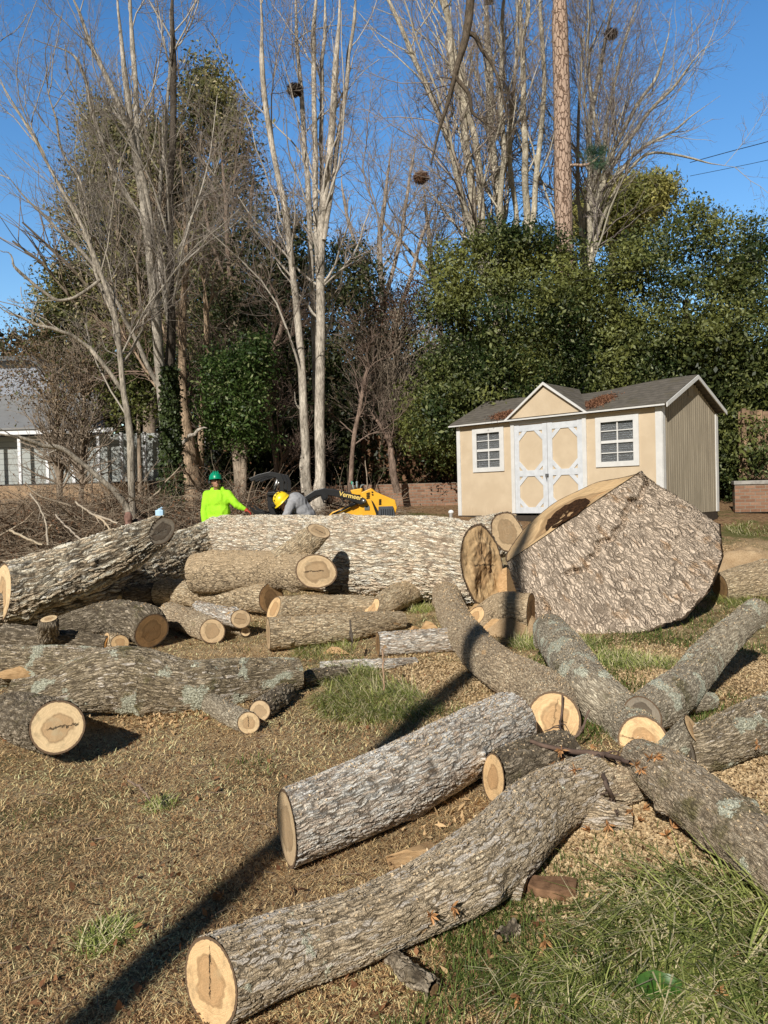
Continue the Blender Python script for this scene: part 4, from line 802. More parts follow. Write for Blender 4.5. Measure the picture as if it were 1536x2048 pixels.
# ---------- shed
def shed():
    L0 = np.array([1.77, 18.1]); u = np.array([.709, -.705]); u = u / np.linalg.norm(u); t = np.array([-u[1], u[0]])
    Ls, Wd, zb, ze, zr = 4.97, 2.62, 1.07, 3.14, 3.82
    root = empty('garden_shed', (L0[0], L0[1], zb), 'tan garden shed with white trimmed double doors and grey shingle roof', 'shed')
    def Q(s, d, z): p = L0 + u * s + t * d; return (p[0], p[1], z)
    def beige():
        m = NT('tan_painted_siding'); g = m.geo().outputs['Position']; n = m.noise(g, 3, 5); n2 = m.noise(m.vmath('MULTIPLY', g, (30, 30, 2)), 1, 4)
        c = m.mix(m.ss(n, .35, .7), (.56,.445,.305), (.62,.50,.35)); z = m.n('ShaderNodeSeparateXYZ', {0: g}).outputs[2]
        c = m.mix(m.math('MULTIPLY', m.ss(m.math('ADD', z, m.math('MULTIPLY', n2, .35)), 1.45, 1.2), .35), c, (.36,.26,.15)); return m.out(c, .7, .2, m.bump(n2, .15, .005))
    tan = beige(); white = plain('white_painted_trim', (.66,.65,.62), .55, .3, var=.06, scale=6)
    def side():
        m = NT('olive_stained_siding'); g = m.geo().outputs['Position']; n = m.noise(m.vmath('MULTIPLY', g, (16, 16, 1.2)), 1, 6, .7)
        return m.out(m.ramp(n, [(.3, (.26,.22,.16)), (.7, (.46,.395,.29))]), .8, .2, m.bump(n, .4, .006))
    olive = side()
    def shingle():
        m = NT('asphalt_shingle'); g = m.geo().outputs['Position']; z = m.n('ShaderNodeSeparateXYZ', {0: g}).outputs[2]
        cr = m.math('FRACT', m.math('MULTIPLY', z, 16.)); n = m.noise(g, 60, 4, .8); n2 = m.noise(g, 2.5, 4); n3 = m.noise(m.vmath('MULTIPLY', g, (7, 7, 16)), 1., 2)
        c = m.ramp(m.math('ADD', m.math('MULTIPLY', n, .5), m.math('MULTIPLY', n3, .5)), [(.3, (.075,.066,.055)), (.7, (.19,.168,.14))]); c = m.mix(m.ss(n2, .5, .75), c, (.12,.105,.075))
        c = m.mix(m.ss(cr, .16, .02), c, (.05,.05,.045)); return m.out(c, .9, .15, m.bump(m.math('ADD', cr, n), .5, .01))
    roofm = shingle(); glass = NT('dark_window_glass'); glass = glass.out((.10,.105,.11), .18, .6)
    # body walls with real openings on the front
    b = MB(); wins = [(.52, 1.27, 2.12, 2.99), (3.66, 4.46, 2.10, 2.98)]; door = (1.60, 3.32, 1.12, 3.04)
    cuts = sorted([wins[0], door, wins[1]]); s = 0
    for (a, c, z0, z1) in cuts:
        b.prism([Q(s, 0, zb), Q(a, 0, zb), Q(a, 0, ze), Q(s, 0, ze)], (t[0]*.06, t[1]*.06, 0))
        if z0 > zb + .1: b.prism([Q(a, 0, zb), Q(c, 0, zb), Q(c, 0, z0), Q(a, 0, z0)], (t[0]*.06, t[1]*.06, 0))
        b.prism([Q(a, 0, z1), Q(c, 0, z1), Q(c, 0, ze), Q(a, 0, ze)], (t[0]*.06, t[1]*.06, 0)); s = c
    b.prism([Q(s, 0, zb), Q(Ls, 0, zb), Q(Ls, 0, ze), Q(s, 0, ze)], (t[0]*.06, t[1]*.06, 0))
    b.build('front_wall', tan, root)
    b = MB()
    def gable(s0, s1):
        b.prism([Q(s0, .06, zb), Q(s0, Wd, zb), Q(s0, Wd, ze), Q(s0, Wd/2, zr - .05), Q(s0, .06, ze)], tuple(np.append(u * (s1 - s0), 0)))
    gable(Ls - .06, Ls); gable(0, .06)
    b.prism([Q(0.06, Wd - .06, zb), Q(Ls - .06, Wd - .06, zb), Q(Ls - .06, Wd - .06, ze), Q(.06, Wd - .06, ze)], (t[0]*.06, t[1]*.06, 0))
    b.build('side_wall', olive, root)
    b = MB(); k = .1
    while k < Wd:  # siding grooves as thin battens on the visible end
        b.prism([Q(Ls + .001, k, zb), Q(Ls + .001, k + .085, zb), Q(Ls + .001, k + .085, ze - .04 + min(k, Wd - k) * .5), Q(Ls + .001, k, ze - .04 + min(k, Wd - k) * .5)], tuple(np.append(u * .008, 0))); k += .1
    b.build('siding_boards', olive, root)
    b = MB(); b.prism([Q(-.0, -.0, zb - .3), Q(Ls, 0, zb - .3), Q(Ls, 0, zb), Q(0, 0, zb)], (t[0]*Wd, t[1]*Wd, 0)); b.build('skid_base', plain('dark_timber', (.05,.04,.03)), root)
    for (s0, s1, d0, d1) in ((-.012, .09, -.022, -.002), (Ls - .11, Ls + .02, -.022, -.002), (Ls + .01, Ls + .028, -.002, .11), (Ls + .01, Ls + .028, Wd - .1, Wd + .02)):
        b = MB(); b.hexa([Q(s0, d0, zb), Q(s1, d0, zb), Q(s1, d1, zb), Q(s0, d1, zb), Q(s0, d0, ze), Q(s1, d0, ze), Q(s1, d1, ze), Q(s0, d1, ze)]); b.build('corner_trim', white, root)
    def bar(b, s0, s1, z0, z1, d0=-.03, d1=-.003): b.hexa([Q(s0, d0, z0), Q(s1, d0, z0), Q(s1, d1, z0), Q(s0, d1, z0), Q(s0, d0, z1), Q(s1, d0, z1), Q(s1, d1, z1), Q(s0, d1, z1)])
    for (a, c, z0, z1) in wins:
        b = MB(); f = .115; bar(b, a - f*.55, a + f*.45, z0 - f*.5, z1 + f*.5); bar(b, c - f*.45, c + f*.55, z0 - f*.5, z1 + f*.5); bar(b, a + f*.45, c - f*.45, z1 - f*.4, z1 + f*.5); bar(b, a + f*.45, c - f*.45, z0 - f*.5, z0 + f*.4)
        o = b.build('window', white, root, bevel=.003)
        b = MB(); zm = (z0 + z1) / 2; sm = (a + c) / 2; bar(b, a + .04, c - .04, zm - .028, zm + .028, .0, .03); bar(b, sm - .012, sm + .012, z0 + .04, zm - .028, .002, .02); bar(b, sm - .012, sm + .012, zm + .028, z1 - .04, .002, .02)
        for zz in ((z0 + zm) / 2, (zm + z1) / 2): bar(b, a + .04, sm - .012, zz - .01, zz + .01, .004, .018); bar(b, sm + .012, c - .04, zz - .01, zz + .01, .004, .018)
        b.build('muntin', white, o)
        b = MB(); bar(b, a, c, z0, z1, .032, .036); b.build('pane', glass, o)
        b = MB(); kk = z0 + .06
        while kk < z1 - .05: b.hexa([Q(a + .05, .05, kk), Q(c - .05, .05, kk), Q(c - .05, .07, kk + .012), Q(a + .05, .07, kk + .012), Q(a + .05, .05, kk + .003), Q(c - .05, .05, kk + .003), Q(c - .05, .07, kk + .015), Q(a + .05, .07, kk + .015)]); kk += .045
        b.build('blind', plain('grey_blind', (.55,.55,.53)), o)
    g2 = NT('clear_pane'); g2 = g2.out((.62,.64,.66), .05, .5, extra={'Transmission Weight': .85, 'IOR': 1.45})
    for o in [o for o in bpy.data.objects if o.name.startswith('pane')]: o.data.materials[0] = g2
    a, c, z0, z1 = door
    b = MB(); bar(b, a - .07, a + .02, z0, z1 + .02, -.034); bar(b, c - .02, c + .07, z0, z1 + .02, -.034); bar(b, a - .08, c + .08, z1 + .02, z1 + .10, -.04); b.build('door_frame', white, root, bevel=.004)
    mid = (a + c) / 2
    for j, (s0, s1) in enumerate(((a + .025, mid - .006), (mid + .006, c - .025))):
        b = MB(); bar(b, s0, s1, z0 + .01, z1 + .01, .0, .03); d = b.build('door', tan, root)
        b = MB(); w_ = .115
        bar(b, s0, s0 + w_, z0, z1, -.022, -.001); bar(b, s1 - w_, s1, z0, z1, -.022, -.001); zmid = z0 + .80
        for zz in (z0, zmid, z1 - .14): bar(b, s0 + w_, s1 - w_, zz, zz + .13, -.022, -.001)
        for (za, zb_) in ((z0 + .13, zmid), (zmid + .13, z1 - .14)):
            for sx in (0, 1):
                for sz in (0, 1):
                    xs = (s0 + w_) if sx == 0 else (s1 - w_); dx = .2 if sx == 0 else -.2; z_ = za if sz == 0 else zb_; dz = .2 if sz == 0 else -.2
                    p = [(xs, z_ + dz), (xs + dx, z_), (xs + dx * .45, z_), (xs, z_ + dz * .45)]
                    p = [(xs, z_ + dz * 1.0), (xs + dx * 1.0, z_), (xs, z_)] if False else [(xs, z_ + dz * 1.05), (xs + dx * 1.05, z_), (xs + dx * .45, z_), (xs, z_ + dz * .45)]
                    if (dx * dz) < 0: p = p[::-1]
                    b.prism([Q(x, -.019, z) for x, z in p], (t[0]*.016, t[1]*.016, 0))
        b.build('door_trim', plain('white_door_trim', (.60,.62,.64), .6, .3, var=.08), d, bevel=.003)
    b = MB(); bar(b, mid - .045, mid + .03, 1.90, 1.96, -.05, -.022); b.tube([Q(mid, -.05, 1.93), Q(mid + .0, -.08, 1.92), Q(mid, -.08, 1.84)], .008); b.build('latch', plain('steel_latch', (.3,.3,.3), .4, .5, .8), root)
    # sagging roof: front slope, rear slope, dormer
    th = .035; ns = 40
    def ridge(s): return zr + .02 - .10 * math.sin(math.pi * np.clip((s - .6) / (Ls - .9), 0, 1)) ** 2
    def slope(d0, d1, z0f, z1f, s0=-.14, s1=Ls + .16, nd=12):
        V = []; 
        for j in range(nd + 1):
            for i in range(ns + 1):
                s = s0 + (s1 - s0) * i / ns; d = d0 + (d1 - d0) * j / nd; z = z0f(s) + (z1f(s) - z0f(s)) * j / nd; V.append(Q(s, d, z))
        n1 = len(V); V += [(x, y, z - th) for x, y, z in V]; f = []
        for j in range(nd):
            for i in range(ns):
                q = j * (ns + 1) + i; f.append((q, q + 1, q + ns + 2, q + ns + 1)); f.append((q + n1, q + ns + 1 + n1, q + ns + 2 + n1, q + 1 + n1))
        for i in range(ns): f.append((i, i + n1, i + 1 + n1, i + 1)); q = nd * (ns + 1) + i; f.append((q, q + 1, q + 1 + n1, q + n1))
        for j in range(nd): q = j * (ns + 1); f.append((q, q + ns + 1, q + ns + 1 + n1, q + n1)); q += ns; f.append((q, q + n1, q + ns + 1 + n1, q + ns + 1))
        return V, f
    ef = lambda s: ze + .055 - .03 * math.sin(math.pi * np.clip(s / Ls, 0, 1))
    b = MB(); b.add(*slope(-.13, Wd / 2, ef, lambda s: ridge(s))); b.add(*slope(Wd + .13, Wd / 2 + .004, ef, lambda s: ridge(s) - .002)); b.build('roof', roofm, root)
    ds0, ds1, dm = 1.52, 3.40, 2.46; da = 3.85; d0 = -.07
    b = MB()
    for sg, se in ((1, ds0 - .06), (-1, ds1 + .06)):
        A = [Q(dm, d0 - .06, da + .03), Q(se, d0 - .06, ef(se) + .015), Q(se, d0 + .02, ef(se) + .03), Q(dm, Wd / 2 + .02, da + .0)]
        b.prism(A if sg > 0 else A[::-1], (0, 0, -.03))
    b.build('dormer_roof', roofm, root)
    b = MB(); b.prism([Q(ds0, d0, ze + .06), Q(ds1, d0, ze + .06), Q(dm, d0, da - .03)], (t[0]*.05, t[1]*.05, 0)); b.build('dormer_gable', tan, root)
    b = MB()
    for se in (ds0 - .08, ds1 + .08):
        b.prism([Q(se, d0 - .075, ze + .03), Q(dm, d0 - .075, da + .045), Q(dm, d0 - .075, da - .015), Q(se + (.07 if se < dm else -.07), d0 - .075, ze + .03)][::(1 if se > dm else -1)], (t[0]*.03, t[1]*.03, 0))
    bar(b, -.14, Ls + .14, ze + .0, ze + .03, -.16, -.135)
    for dd, s_ in ((-.13, 1), (Wd + .13, -1)):
        b.prism([Q(Ls + .165, dd, ze + .05), Q(Ls + .165, Wd / 2, zr + .01), Q(Ls + .165, Wd / 2, zr - .07), Q(Ls + .165, dd + s_ * .0, ze - .03)][::s_], tuple(np.append(u * .02, 0)))
    b.build('fascia', white, root)
    b = MB(); b.prism([Q(1.56, -.006, ze - .08), Q(1.6, -.006, ze - .08), Q(1.6, -.006, ze - .02), Q(1.56, -.006, ze - .02)], (t[0]*-.01, t[1]*-.01, 0)); b.build('hinge', white, root)
    bv = MB(); bv.prism([Q(Ls + .012, Wd/2 - .13, 3.42), Q(Ls + .012, Wd/2 + .13, 3.42), Q(Ls + .012, Wd/2 + .13, 3.62), Q(Ls + .012, Wd/2, 3.70), Q(Ls + .012, Wd/2 - .13, 3.62)], tuple(np.append(u * .015, 0))); bv.build('gable_vent', olive, root)
    # brown leaves in the valleys
    for (sc_, dc, rs, rd, n) in ((3.42, .42, .26, .34, 3200), (1.22, .18, .30, .22, 1500)):
        a = rng.normal(size=(n, 2)) * .5; S = sc_ + a[:, 0] * rs; D_ = dc + a[:, 1] * rd; zz = np.array([ef(s) + (ridge(s) - ef(s)) * (d + .13) / (Wd / 2 + .13) for s, d in zip(S, D_)])
        zz += .01 + .05 * np.exp(-(a ** 2).sum(1)) * rng.random(n)
        P = np.array([Q(s, d, z) for s, d, z in zip(S, D_, zz)]); V, Fq = leafcards(P, n, .06, np.tile([[0, -.3, 1.]], (n, 1)), .35)
        c = np.array((.13,.06,.035)) + rng.random((n, 1)) * np.array((.22,.12,.07)); tag(mk('leaf_pile', V, Fq, M_litter, None, {'col': np.repeat(np.hstack([c, np.ones((n, 1))]), 4, 0)}, smooth=False), 'brown leaf litter caught in the %s roof valley of the shed' % ('right' if sc_ > 2 else 'left'), 'leaf litter')
shed()
# ---------- brick walls, fence, house
def brick(name, c1=(.22,.115,.07), c2=(.34,.20,.13), mort=(.28,.235,.18)):
    m = NT(name); g = m.obj(); v = m.n('ShaderNodeSeparateXYZ', {0: g}).outputs; vec = m.n('ShaderNodeCombineXYZ', {0: v[0], 1: v[2]}).outputs[0]
    br = m.n('ShaderNodeTexBrick', {'Vector': vec, 'Color1': (*c1, 1), 'Color2': (*c2, 1), 'Mortar': (*mort, 1), 'Scale': 1., 'Mortar Size': .008, 'Brick Width': .21, 'Row Height': .075, 'Bias': 0.})
    n = m.noise(g, 18, 5, .7); c = m.mix(.5, br.outputs[0], m.ramp(n, [(.3, (.6,.6,.6)), (.7, (1.2,1.2,1.2))]), 'MULTIPLY')
    return m.out(c, .9, .15, m.bump(m.math('ADD', m.math('MULTIPLY', br.outputs[1], -1.), m.math('MULTIPLY', n, .4)), .8, .015))
M_brick = brick('red_brick')
def wallbox(name, label, p0, p1, z0, z1, th, mat, cap=None, catn='wall'):
    p0, p1 = np.array(p0), np.array(p1); L = np.linalg.norm(p1 - p0); a = math.atan2(p1[1] - p0[1], p1[0] - p0[0])
    b = MB(); b.box((L / 2, th / 2, (z1 - z0) / 2), (L, th, z1 - z0)); o = b.build(name, mat); o.location = (p0[0], p0[1], z0); o.rotation_euler = (0, 0, a); tag(o, label, catn)
    if cap is not None:
        b = MB(); b.box((L / 2, th / 2, z1 - z0 + .045), (L + .04, th + .06, .085)); c = b.build('coping', cap, None, bevel=.008); c.parent = o
    return o
conc = plain('concrete_cap', (.33,.31,.28), .9, .15, var=.2, scale=10)
wallbox('brick_wall', 'low dark brick retaining wall left of the shed', (-3.2, 20.6), (4.6, 19.9), 1.2, 1.88, .25, M_brick)
wallbox('brick_wall', 'sunlit red brick wall with grey coping at the right edge', (7.9, 17.3), (13, 15.9), 1.0, 1.62, .3, M_brick, conc)
def fence(name, label, p0, p1, z0, h, col, pw=.14):
    p0, p1 = np.array(p0), np.array(p1); L = np.linalg.norm(p1 - p0); a = math.atan2(p1[1] - p0[1], p1[0] - p0[0]); root = empty(name, (p0[0], p0[1], z0), label, 'fence'); root.rotation_euler = (0, 0, a)
    m = plain('weathered_fence_board', col, .9, .1, var=.45, scale=5, bump=.4); b = MB(); x = 0
    while x < L: b.box((x + pw / 2, 0, h / 2 + random.uniform(-.03, .03)), (pw * .93, .02, h)); x += pw
    o = b.build('board_panel', m); o.parent = root
    b = MB()
    for z in (.3, h * .5, h - .25): b.box((L / 2, -.035, z), (L, .05, .09))
    o = b.build('rail', m); o.parent = root; x = .1
    while x < L: b = MB(); b.box((x, -.08, h / 2), (.1, .1, h + .1)); o = b.build('post', m); o.parent = root; x += 2.4
fence('wooden_fence', 'weathered brown board fence in the shade behind the brick wall', (-.6, 21.4), (6.4, 20.9), 1.7, 1.75, (.17,.095,.055))
fence('wooden_fence', 'board fence glimpsed behind the right end of the shed', (8.6, 18.6), (16, 17.6), 1.5, 1.9, (.24,.16,.10))
def house():
    Yh = 22.; X_ = lambda px: (px - 768) / F * Yh
    zb = PY(150, 966, Yh)[2]; zt = PY(150, 870, Yh)[2]; x0 = X_(-260); x1 = X_(335)
    root = empty('grey_house', (x0, Yh, zb), 'grey sided house with white posts behind the brush pile', 'house')
    m = NT('grey_lap_siding'); g = m.geo().outputs['Position']; z = m.n('ShaderNodeSeparateXYZ', {0: g}).outputs[2]; fr = m.math('FRACT', m.math('MULTIPLY', z, 6.2)); n = m.noise(g, 20, 3)
    c = m.mix(m.ss(fr, .1, .02), m.mix(n, (.36,.38,.36), (.44,.46,.43)), (.08,.08,.08)); sid = m.out(c, .7, .2, m.bump(fr, .5, .02))
    wh = plain('white_house_trim', (.78,.79,.80), .6, .3, var=.06); rf = plain('pale_metal_roof', (.24,.24,.235), .4, .4, var=.06, scale=3); dk = plain('dark_roof', (.13,.135,.14), .8, .2, var=.3); st = plain('tan_stucco', (.36,.25,.155), .9, .1, var=.25, scale=2.5, bump=.3)
    b = MB(); b.box(((x0 + x1) / 2, Yh + .1, (zb + zt) / 2), (x1 - x0, .2, zt - zb)); b.build('wall', sid, root)
    b = MB(); b.box(((x0 + x1) / 2 + .1, Yh - .18, zb - .03), (x1 - x0 + .4, .7, .05)); b.build('sill_board', plain('dark_sill', (.05,.045,.04)), root)
    for px in (-240,-190,-140,-92,-44,5,58,112,163,212,258,303):
        b = MB(); b.box((X_(px), Yh - .42, (zb + zt) / 2), (.085, .085, zt - zb)); b.build('post', wh, root)
    b = MB(); b.box(((x0 + x1) / 2 - .5, Yh - .5, zt + .07), (x1 - x0 - 1.6, .1, .13)); b.build('eave_board', wh, root)
    zr = PY(100, 790, Yh + 3.)[2]; xr = X_(215)
    b = MB(); b.prism([(x0, Yh - .6, zt + .14), (xr, Yh - .6, zt + .14), (xr - 1.2, Yh + 3, zr), (x0, Yh + 3, zr)], (0, 0, .05))
    k = x0 + .3
    while k < xr - 1.3: b.box((k, Yh + 1.2, (zt + zr) / 2 + .15), (.03, 3.6, .05), Matrix.Rotation(math.atan2(zr - zt - .14, 3.6), 3, 'X')); k += 40
    b.build('roof', rf, root)
    z2 = PY(30, 733, Yh + 4)[2]
    b = MB(); b.prism([(x0, Yh + 3.2, zb), (X_(60), Yh + 3.2, zb), (X_(60), Yh + 3.2, z2 - 1.0), (X_(-20), Yh + 3.2, z2 + .1), (x0, Yh + 3.2, z2 + .1)], (0, 3, 0)); b.build('upper_wall', plain('blue_grey_wall', (.30,.32,.36), .8, .2), root)
    b = MB(); b.prism([(x0, Yh + 2.9, z2 + .15), (X_(-18), Yh + 2.9, z2 + .15), (X_(66), Yh + 2.9, z2 - .95), (X_(66), Yh + 2.9, z2 - 1.1), (X_(-20), Yh + 2.9, z2 + .0), (x0, Yh + 2.9, z2 + .0)], (0, 4, 0)); b.build('upper_roof', dk, root)
    b = MB(); b.box(((x0 + X_(310)) / 2, Yh - .55, zb - .75), (X_(310) - x0, .3, 1.4)); tag(b.build('retaining_wall', st), 'tan stucco retaining wall below the grey house', 'wall')
    # shaded slatted annex right of the trunk
    r2 = empty('slatted_porch', (X_(400), 23.5, zb), 'shaded dark porch with pale slats right of the ivy trunk', 'porch'); b = MB()
    for i in range(9): b.box((X_(455), 23.4, zb + .1 + i * .16), (2.0, .03, .1))
    b.build('slat_panel', plain('grey_slats', (.28,.29,.30)), r2); b = MB()
    for px in (395, 421, 470, 515): b.box((X_(px), 23.2, zb + .7), (.08, .08, 1.6))
    b.build('post', wh, r2)
house()
# small white cap, blue jug, bundle
def sphere(b, c, r, n=14, m=10, squash=(1,1,1)):
    vs = []; fs = []
    for j in range(m + 1):
        for i in range(n):
            a = 2*math.pi*i/n; p = math.pi*j/m; vs.append((c[0]+r*squash[0]*math.sin(p)*math.cos(a), c[1]+r*squash[1]*math.sin(p)*math.sin(a), c[2]+r*squash[2]*math.cos(p)))
    for j in range(m):
        for i in range(n): fs.append((j*n+i, (j+1)*n+i, (j+1)*n+(i+1) % n, j*n+(i+1) % n))
    b.add(vs, fs)
p = PD(902, 1027, 16.6); b = MB(); b.tube([(p[0], p[1], Zg(0, p[1]) - .05), (p[0], p[1], p[2] + .0), (p[0], p[1], p[2] + .01), (p[0], p[1], p[2] + .05)], [.04, .04, .06, .055], 14); sphere(b, (p[0], p[1], p[2] + .05), .05, squash=(1,1,.6)); tag(b.build('cleanout_pipe', plain('white_pvc', (.8,.8,.78), .4, .4), smooth=True), 'small white capped pipe in the grass left of the shed', 'pipe')
p = PD(320, 1024, 13.0)
def jug():
    g = PD(320, 1026, 12.9); b = MB(); z0 = g[2] - .07
    b.box((g[0], g[1], z0 + .06), (.13, .1, .12)); b.tube([(g[0]+.0, g[1], z0 + .12), (g[0]+.0, g[1], z0 + .15)], [.05, .02]); b.tube([(g[0]+.03, g[1], z0 + .15), (g[0]+.03, g[1], z0 + .17)], .02); o = b.build('water_jug', plain('pale_blue_plastic', (.42,.62,.80), .3, .4), None, bevel=.015); tag(o, 'pale blue jug standing behind the raised log end', 'jug')
    b = MB(); b.tube([(g[0] + .01, g[1] + .03, Zg(0, g[1]) - .05), (g[0] - .01, g[1] + .03, Zg(0, g[1]) + .1), (g[0], g[1] + .03, z0 - .3), (g[0], g[1] + .03, z0 - .002)], [.2, .15, .125, .12], 20); tag(b.build('stump', plain('dark_stump_bark', (.10,.075,.05), .95, .1, var=.5, scale=14, bump=.8), smooth=False), 'narrow dark stump carrying the pale blue jug', 'stump')
jug()
# ---------- utility lines
b = MB()
for (a_, c_, s_) in (((1395,622,40),(1700,530,34),.3),((1380,690,40),(1700,610,34),.4)): pass
def wire(pts, label, r=.012):
    P = [PD(*q) for q in pts]; S = catmull([[*p, 1] for p in P], 24)[:, :3]; b = MB(); b.tube(list(S), r, 5); tag(b.build('power_line', plain('black_wire', (.03,.03,.03))), label, 'wire', 'overhead power lines')
wire([(1380,325,38),(1460,303,36),(1536,283,34),(1700,236,30)], 'topmost overhead wire at the right edge', .018)
wire([(1380,352,38),(1460,336,36),(1536,320,34),(1700,282,30)], 'second overhead wire below the topmost at right', .012)
wire([(1300,512,22.5),(1420,492,22),(1536,466,21.5),(1700,425,21)], 'upper of the two wires in front of the right evergreen', .012)
wire([(1300,540,22.5),(1420,512,22),(1536,482,21.5),(1700,445,21)], 'lower of the two wires in front of the right evergreen', .012)
wire([(1120,568,20.),(1250,545,19.6),(1400,535,19.4),(1700,500,19)], 'thin wire sagging across the two evergreens', .007)
# ---------- loader
def loader():
    Y0 = 14.0; root0 = PY(700, 1100, Y0); gz = float(Zg(0, Y0)); root = empty('stump_grapple_loader', (root0[0], Y0, gz), 'yellow stand on mini skid loader with black arms and grapple', 'loader')
    yel = plain('yellow_paint', (.78,.40,.02), .42, .45, var=.08, scale=5, bump=.02); blk = plain('black_paint', (.012,.012,.013), .32, .5, var=.2, bump=.05); gry = plain('dark_grey_plastic', (.06,.065,.075), .5, .4); rub = plain('black_rubber', (.02,.02,.02), .85, .2); stl = plain('worn_steel', (.35,.34,.32), .35, .5, .8)
    def pr(poly, y, th, name, mat, par=root, bevel=.012):
        b = MB(); b.prism([PY(px, py, Y0) + np.array([0, y, 0]) for px, py in poly][::-1], (0, th, 0)); return b.build(name, mat, par, bevel=bevel)
    pr([(722,985),(742,976),(752,984),(790,1000),(794,1016),(790,1028),(760,1036),(748,1060),(716,1060),(714,1040)], 0, .06, 'side_plate', yel)
    pr([(722,985),(742,976),(752,984),(790,1000),(794,1016),(790,1028),(760,1036),(748,1060),(716,1060),(714,1040)], .78, .06, 'side_plate', yel)
    pr([(750,994),(786,1004),(788,1026),(762,1060),(738,1060)], .07, .70, 'engine_hood', yel)
    pr([(652,1036),(664,1024),(712,1006),(718,1012),(716,1060),(660,1060)], .05, .74, 'front_hood', yel)
    pr([(700,980),(724,976),(722,990),(704,990)], .1, .62, 'rear_deck', yel)
    pr([(757,1013),(786,1012),(792,1036),(790,1060),(756,1060)], -.05, .94, 'radiator_box', gry)
    b = MB()
    for i in range(6):
        q0 = PY(762 + i * 4.4, 1018, Y0); q1 = PY(762 + i * 4.4, 1040, Y0); b.box(((q0[0]), Y0 - .058, (q0[2] + q1[2]) / 2), (.012, .016, q0[2] - q1[2]))
    b.build('grille_rib', blk, root)
    def slots(lst, nm, mat=blk, y=-.012):
        b = MB()
        for (px, py, w_, h_, an) in lst:
            c = PY(px, py, Y0); b.box((c[0], Y0 + y, c[2]), (w_ * .0091, .02, h_ * .0091), Matrix.Rotation(an, 3, 'Y'))
        b.build(nm, mat, root)
    slots([(736,986 + i * 3.3, 7, 1.3, -.2) for i in range(4)] + [(744.5,984,3,2,0),(745,989,3,2,0)], 'vent_slot')
    slots([(760,999 + i * 3, 5, 1.2, -.2) for i in range(4)], 'vent_slot')
    slots([(734,1016,10,8,0)], 'decal_plate', plain('grey_decal', (.13,.14,.13)), -.008)
    pr([(742,1000),(746,1003),(758,1025),(754,1060),(750,1060),(752,1028)], -.03, .03, 'hose_guard', blk)
    for y in (-.09, .80):   # lift arms: long curved beams from the rear pivot to the front
        A = [(729,1008),(732,998),(716,990),(690,984),(665,978),(648,976),(630,980),(612,992),(598,1004),(604,1012),(618,1000),(634,992),(650,990),(670,993),(690,998),(722,1010)]
        pr(A, y, .08, 'lift_arm', blk)
    pr([(598,1004),(606,1012),(596,1040),(584,1040)], .0, .82, 'tool_plate', blk)
    b = MB(); q = lambda px, py, y: PY(px, py, Y0) + np.array([0, y, 0])
    b.tube([q(606, 1000, -.1), q(606, 1000, .9)], .035, 12); b.build('pivot_tube', stl, root, smooth=True); b = MB(); b.tube([q(728, 1002, -.14), q(728, 1002, .95)], .04, 12); b.build('pivot_tube', stl, root, smooth=True)
    b = MB(); b.tube([q(664, 1030, -.02), q(700, 1012, -.02)], .022, 10); b.tube([q(700, 1012, -.02), q(722, 1002, -.02)], .036, 10)
    b.tube([q(664, 1030, .84), q(700, 1012, .84)], .022, 10); b.tube([q(700, 1012, .84), q(722, 1002, .84)], .036, 10); b.build('lift_cylinder', blk, root, smooth=True)
    b = MB(); b.tube([q(640, 985, .3), q(652, 1000, .2), q(660, 1015, .2), q(680, 1022, .3)], .012, 8); b.tube([q(636, 985, .4), q(645, 1005, .3), q(668, 1010, .3), q(700, 1018, .3)], .012, 8); b.tube([q(676, 990, -.03), q(690, 1006, -.04), q(676, 1016, -.03)], .01, 8); b.build('hydraulic_hose', rub, root, smooth=True)
    for (px, py, r, y) in ((650, 994, 7, -.11),):
        b = MB(); b.tube([q(px, py, y), q(px, py, y + .1)], r * .0091, 16); b.tube([q(px, py, y - .02), q(px, py, y)], r * .0055, 16); b.build('pivot_boss', blk, root, smooth=False)
    for y in (-.12, .72):   # tracks with sprocket wheels
        z = gz + .2; xc = q(715, 1060, 0)[0]; a = np.linspace(0, 2 * np.pi, 40, endpoint=False)
        P = np.array([(xc + np.sign(np.cos(t)) * .45 + math.cos(t) * .2, z + math.sin(t) * .2) for t in a]); b = MB()
        b.prism([(x, Y0 + y, zz) for x, zz in P][::-1], (0, .24, 0))
        for x, zz in P: b.box((x, Y0 + y + .12, zz), (.05, .25, .05))
        b.build('track', rub, root)
        for k in (-.45, -.15, .15, .45): b = MB(); b.tube([(xc + k, Y0 + y - .02, z), (xc + k, Y0 + y + .26, z)], .12, 16); b.build('track_wheel', yel if abs(k) > .3 else stl, root)
    pr([(690,1058),(745,1058),(745,1080),(690,1080)], .1, .62, 'chassis', blk)
    b = MB(); b.tube([q(706, 980, .3), q(704, 968, .3)], .014, 8); b.tube([q(712, 980, .45), q(712, 966, .45)], .014, 8); b.tube([q(718, 982, .25), q(722, 970, .25), q(728, 969, .25)], .01, 8); sphere(b, q(704, 966, .3), .022); sphere(b, q(712, 964, .45), .022); b.build('control_lever', plain('lever_grey', (.25,.3,.3), .4), root, smooth=True)
    b = MB(); b.tube([q(703, 968, .3), q(702, 962, .3)], .02, 8); b.build('lever_knob', plain('green_knob', (.05,.3,.2), .4), root)
    cu = bpy.data.curves.new('lettering', 'FONT'); cu.body = 'Vermeer'; cu.size = .118; cu.extrude = .002; cu.offset = .002; cu.space_character = .98
    tmp = bpy.data.objects.new('tmp', cu); COL.objects.link(tmp); bpy.context.view_layer.update(); me = bpy.data.meshes.new_from_object(tmp.evaluated_get(bpy.context.evaluated_depsgraph_get())); bpy.data.objects.remove(tmp)
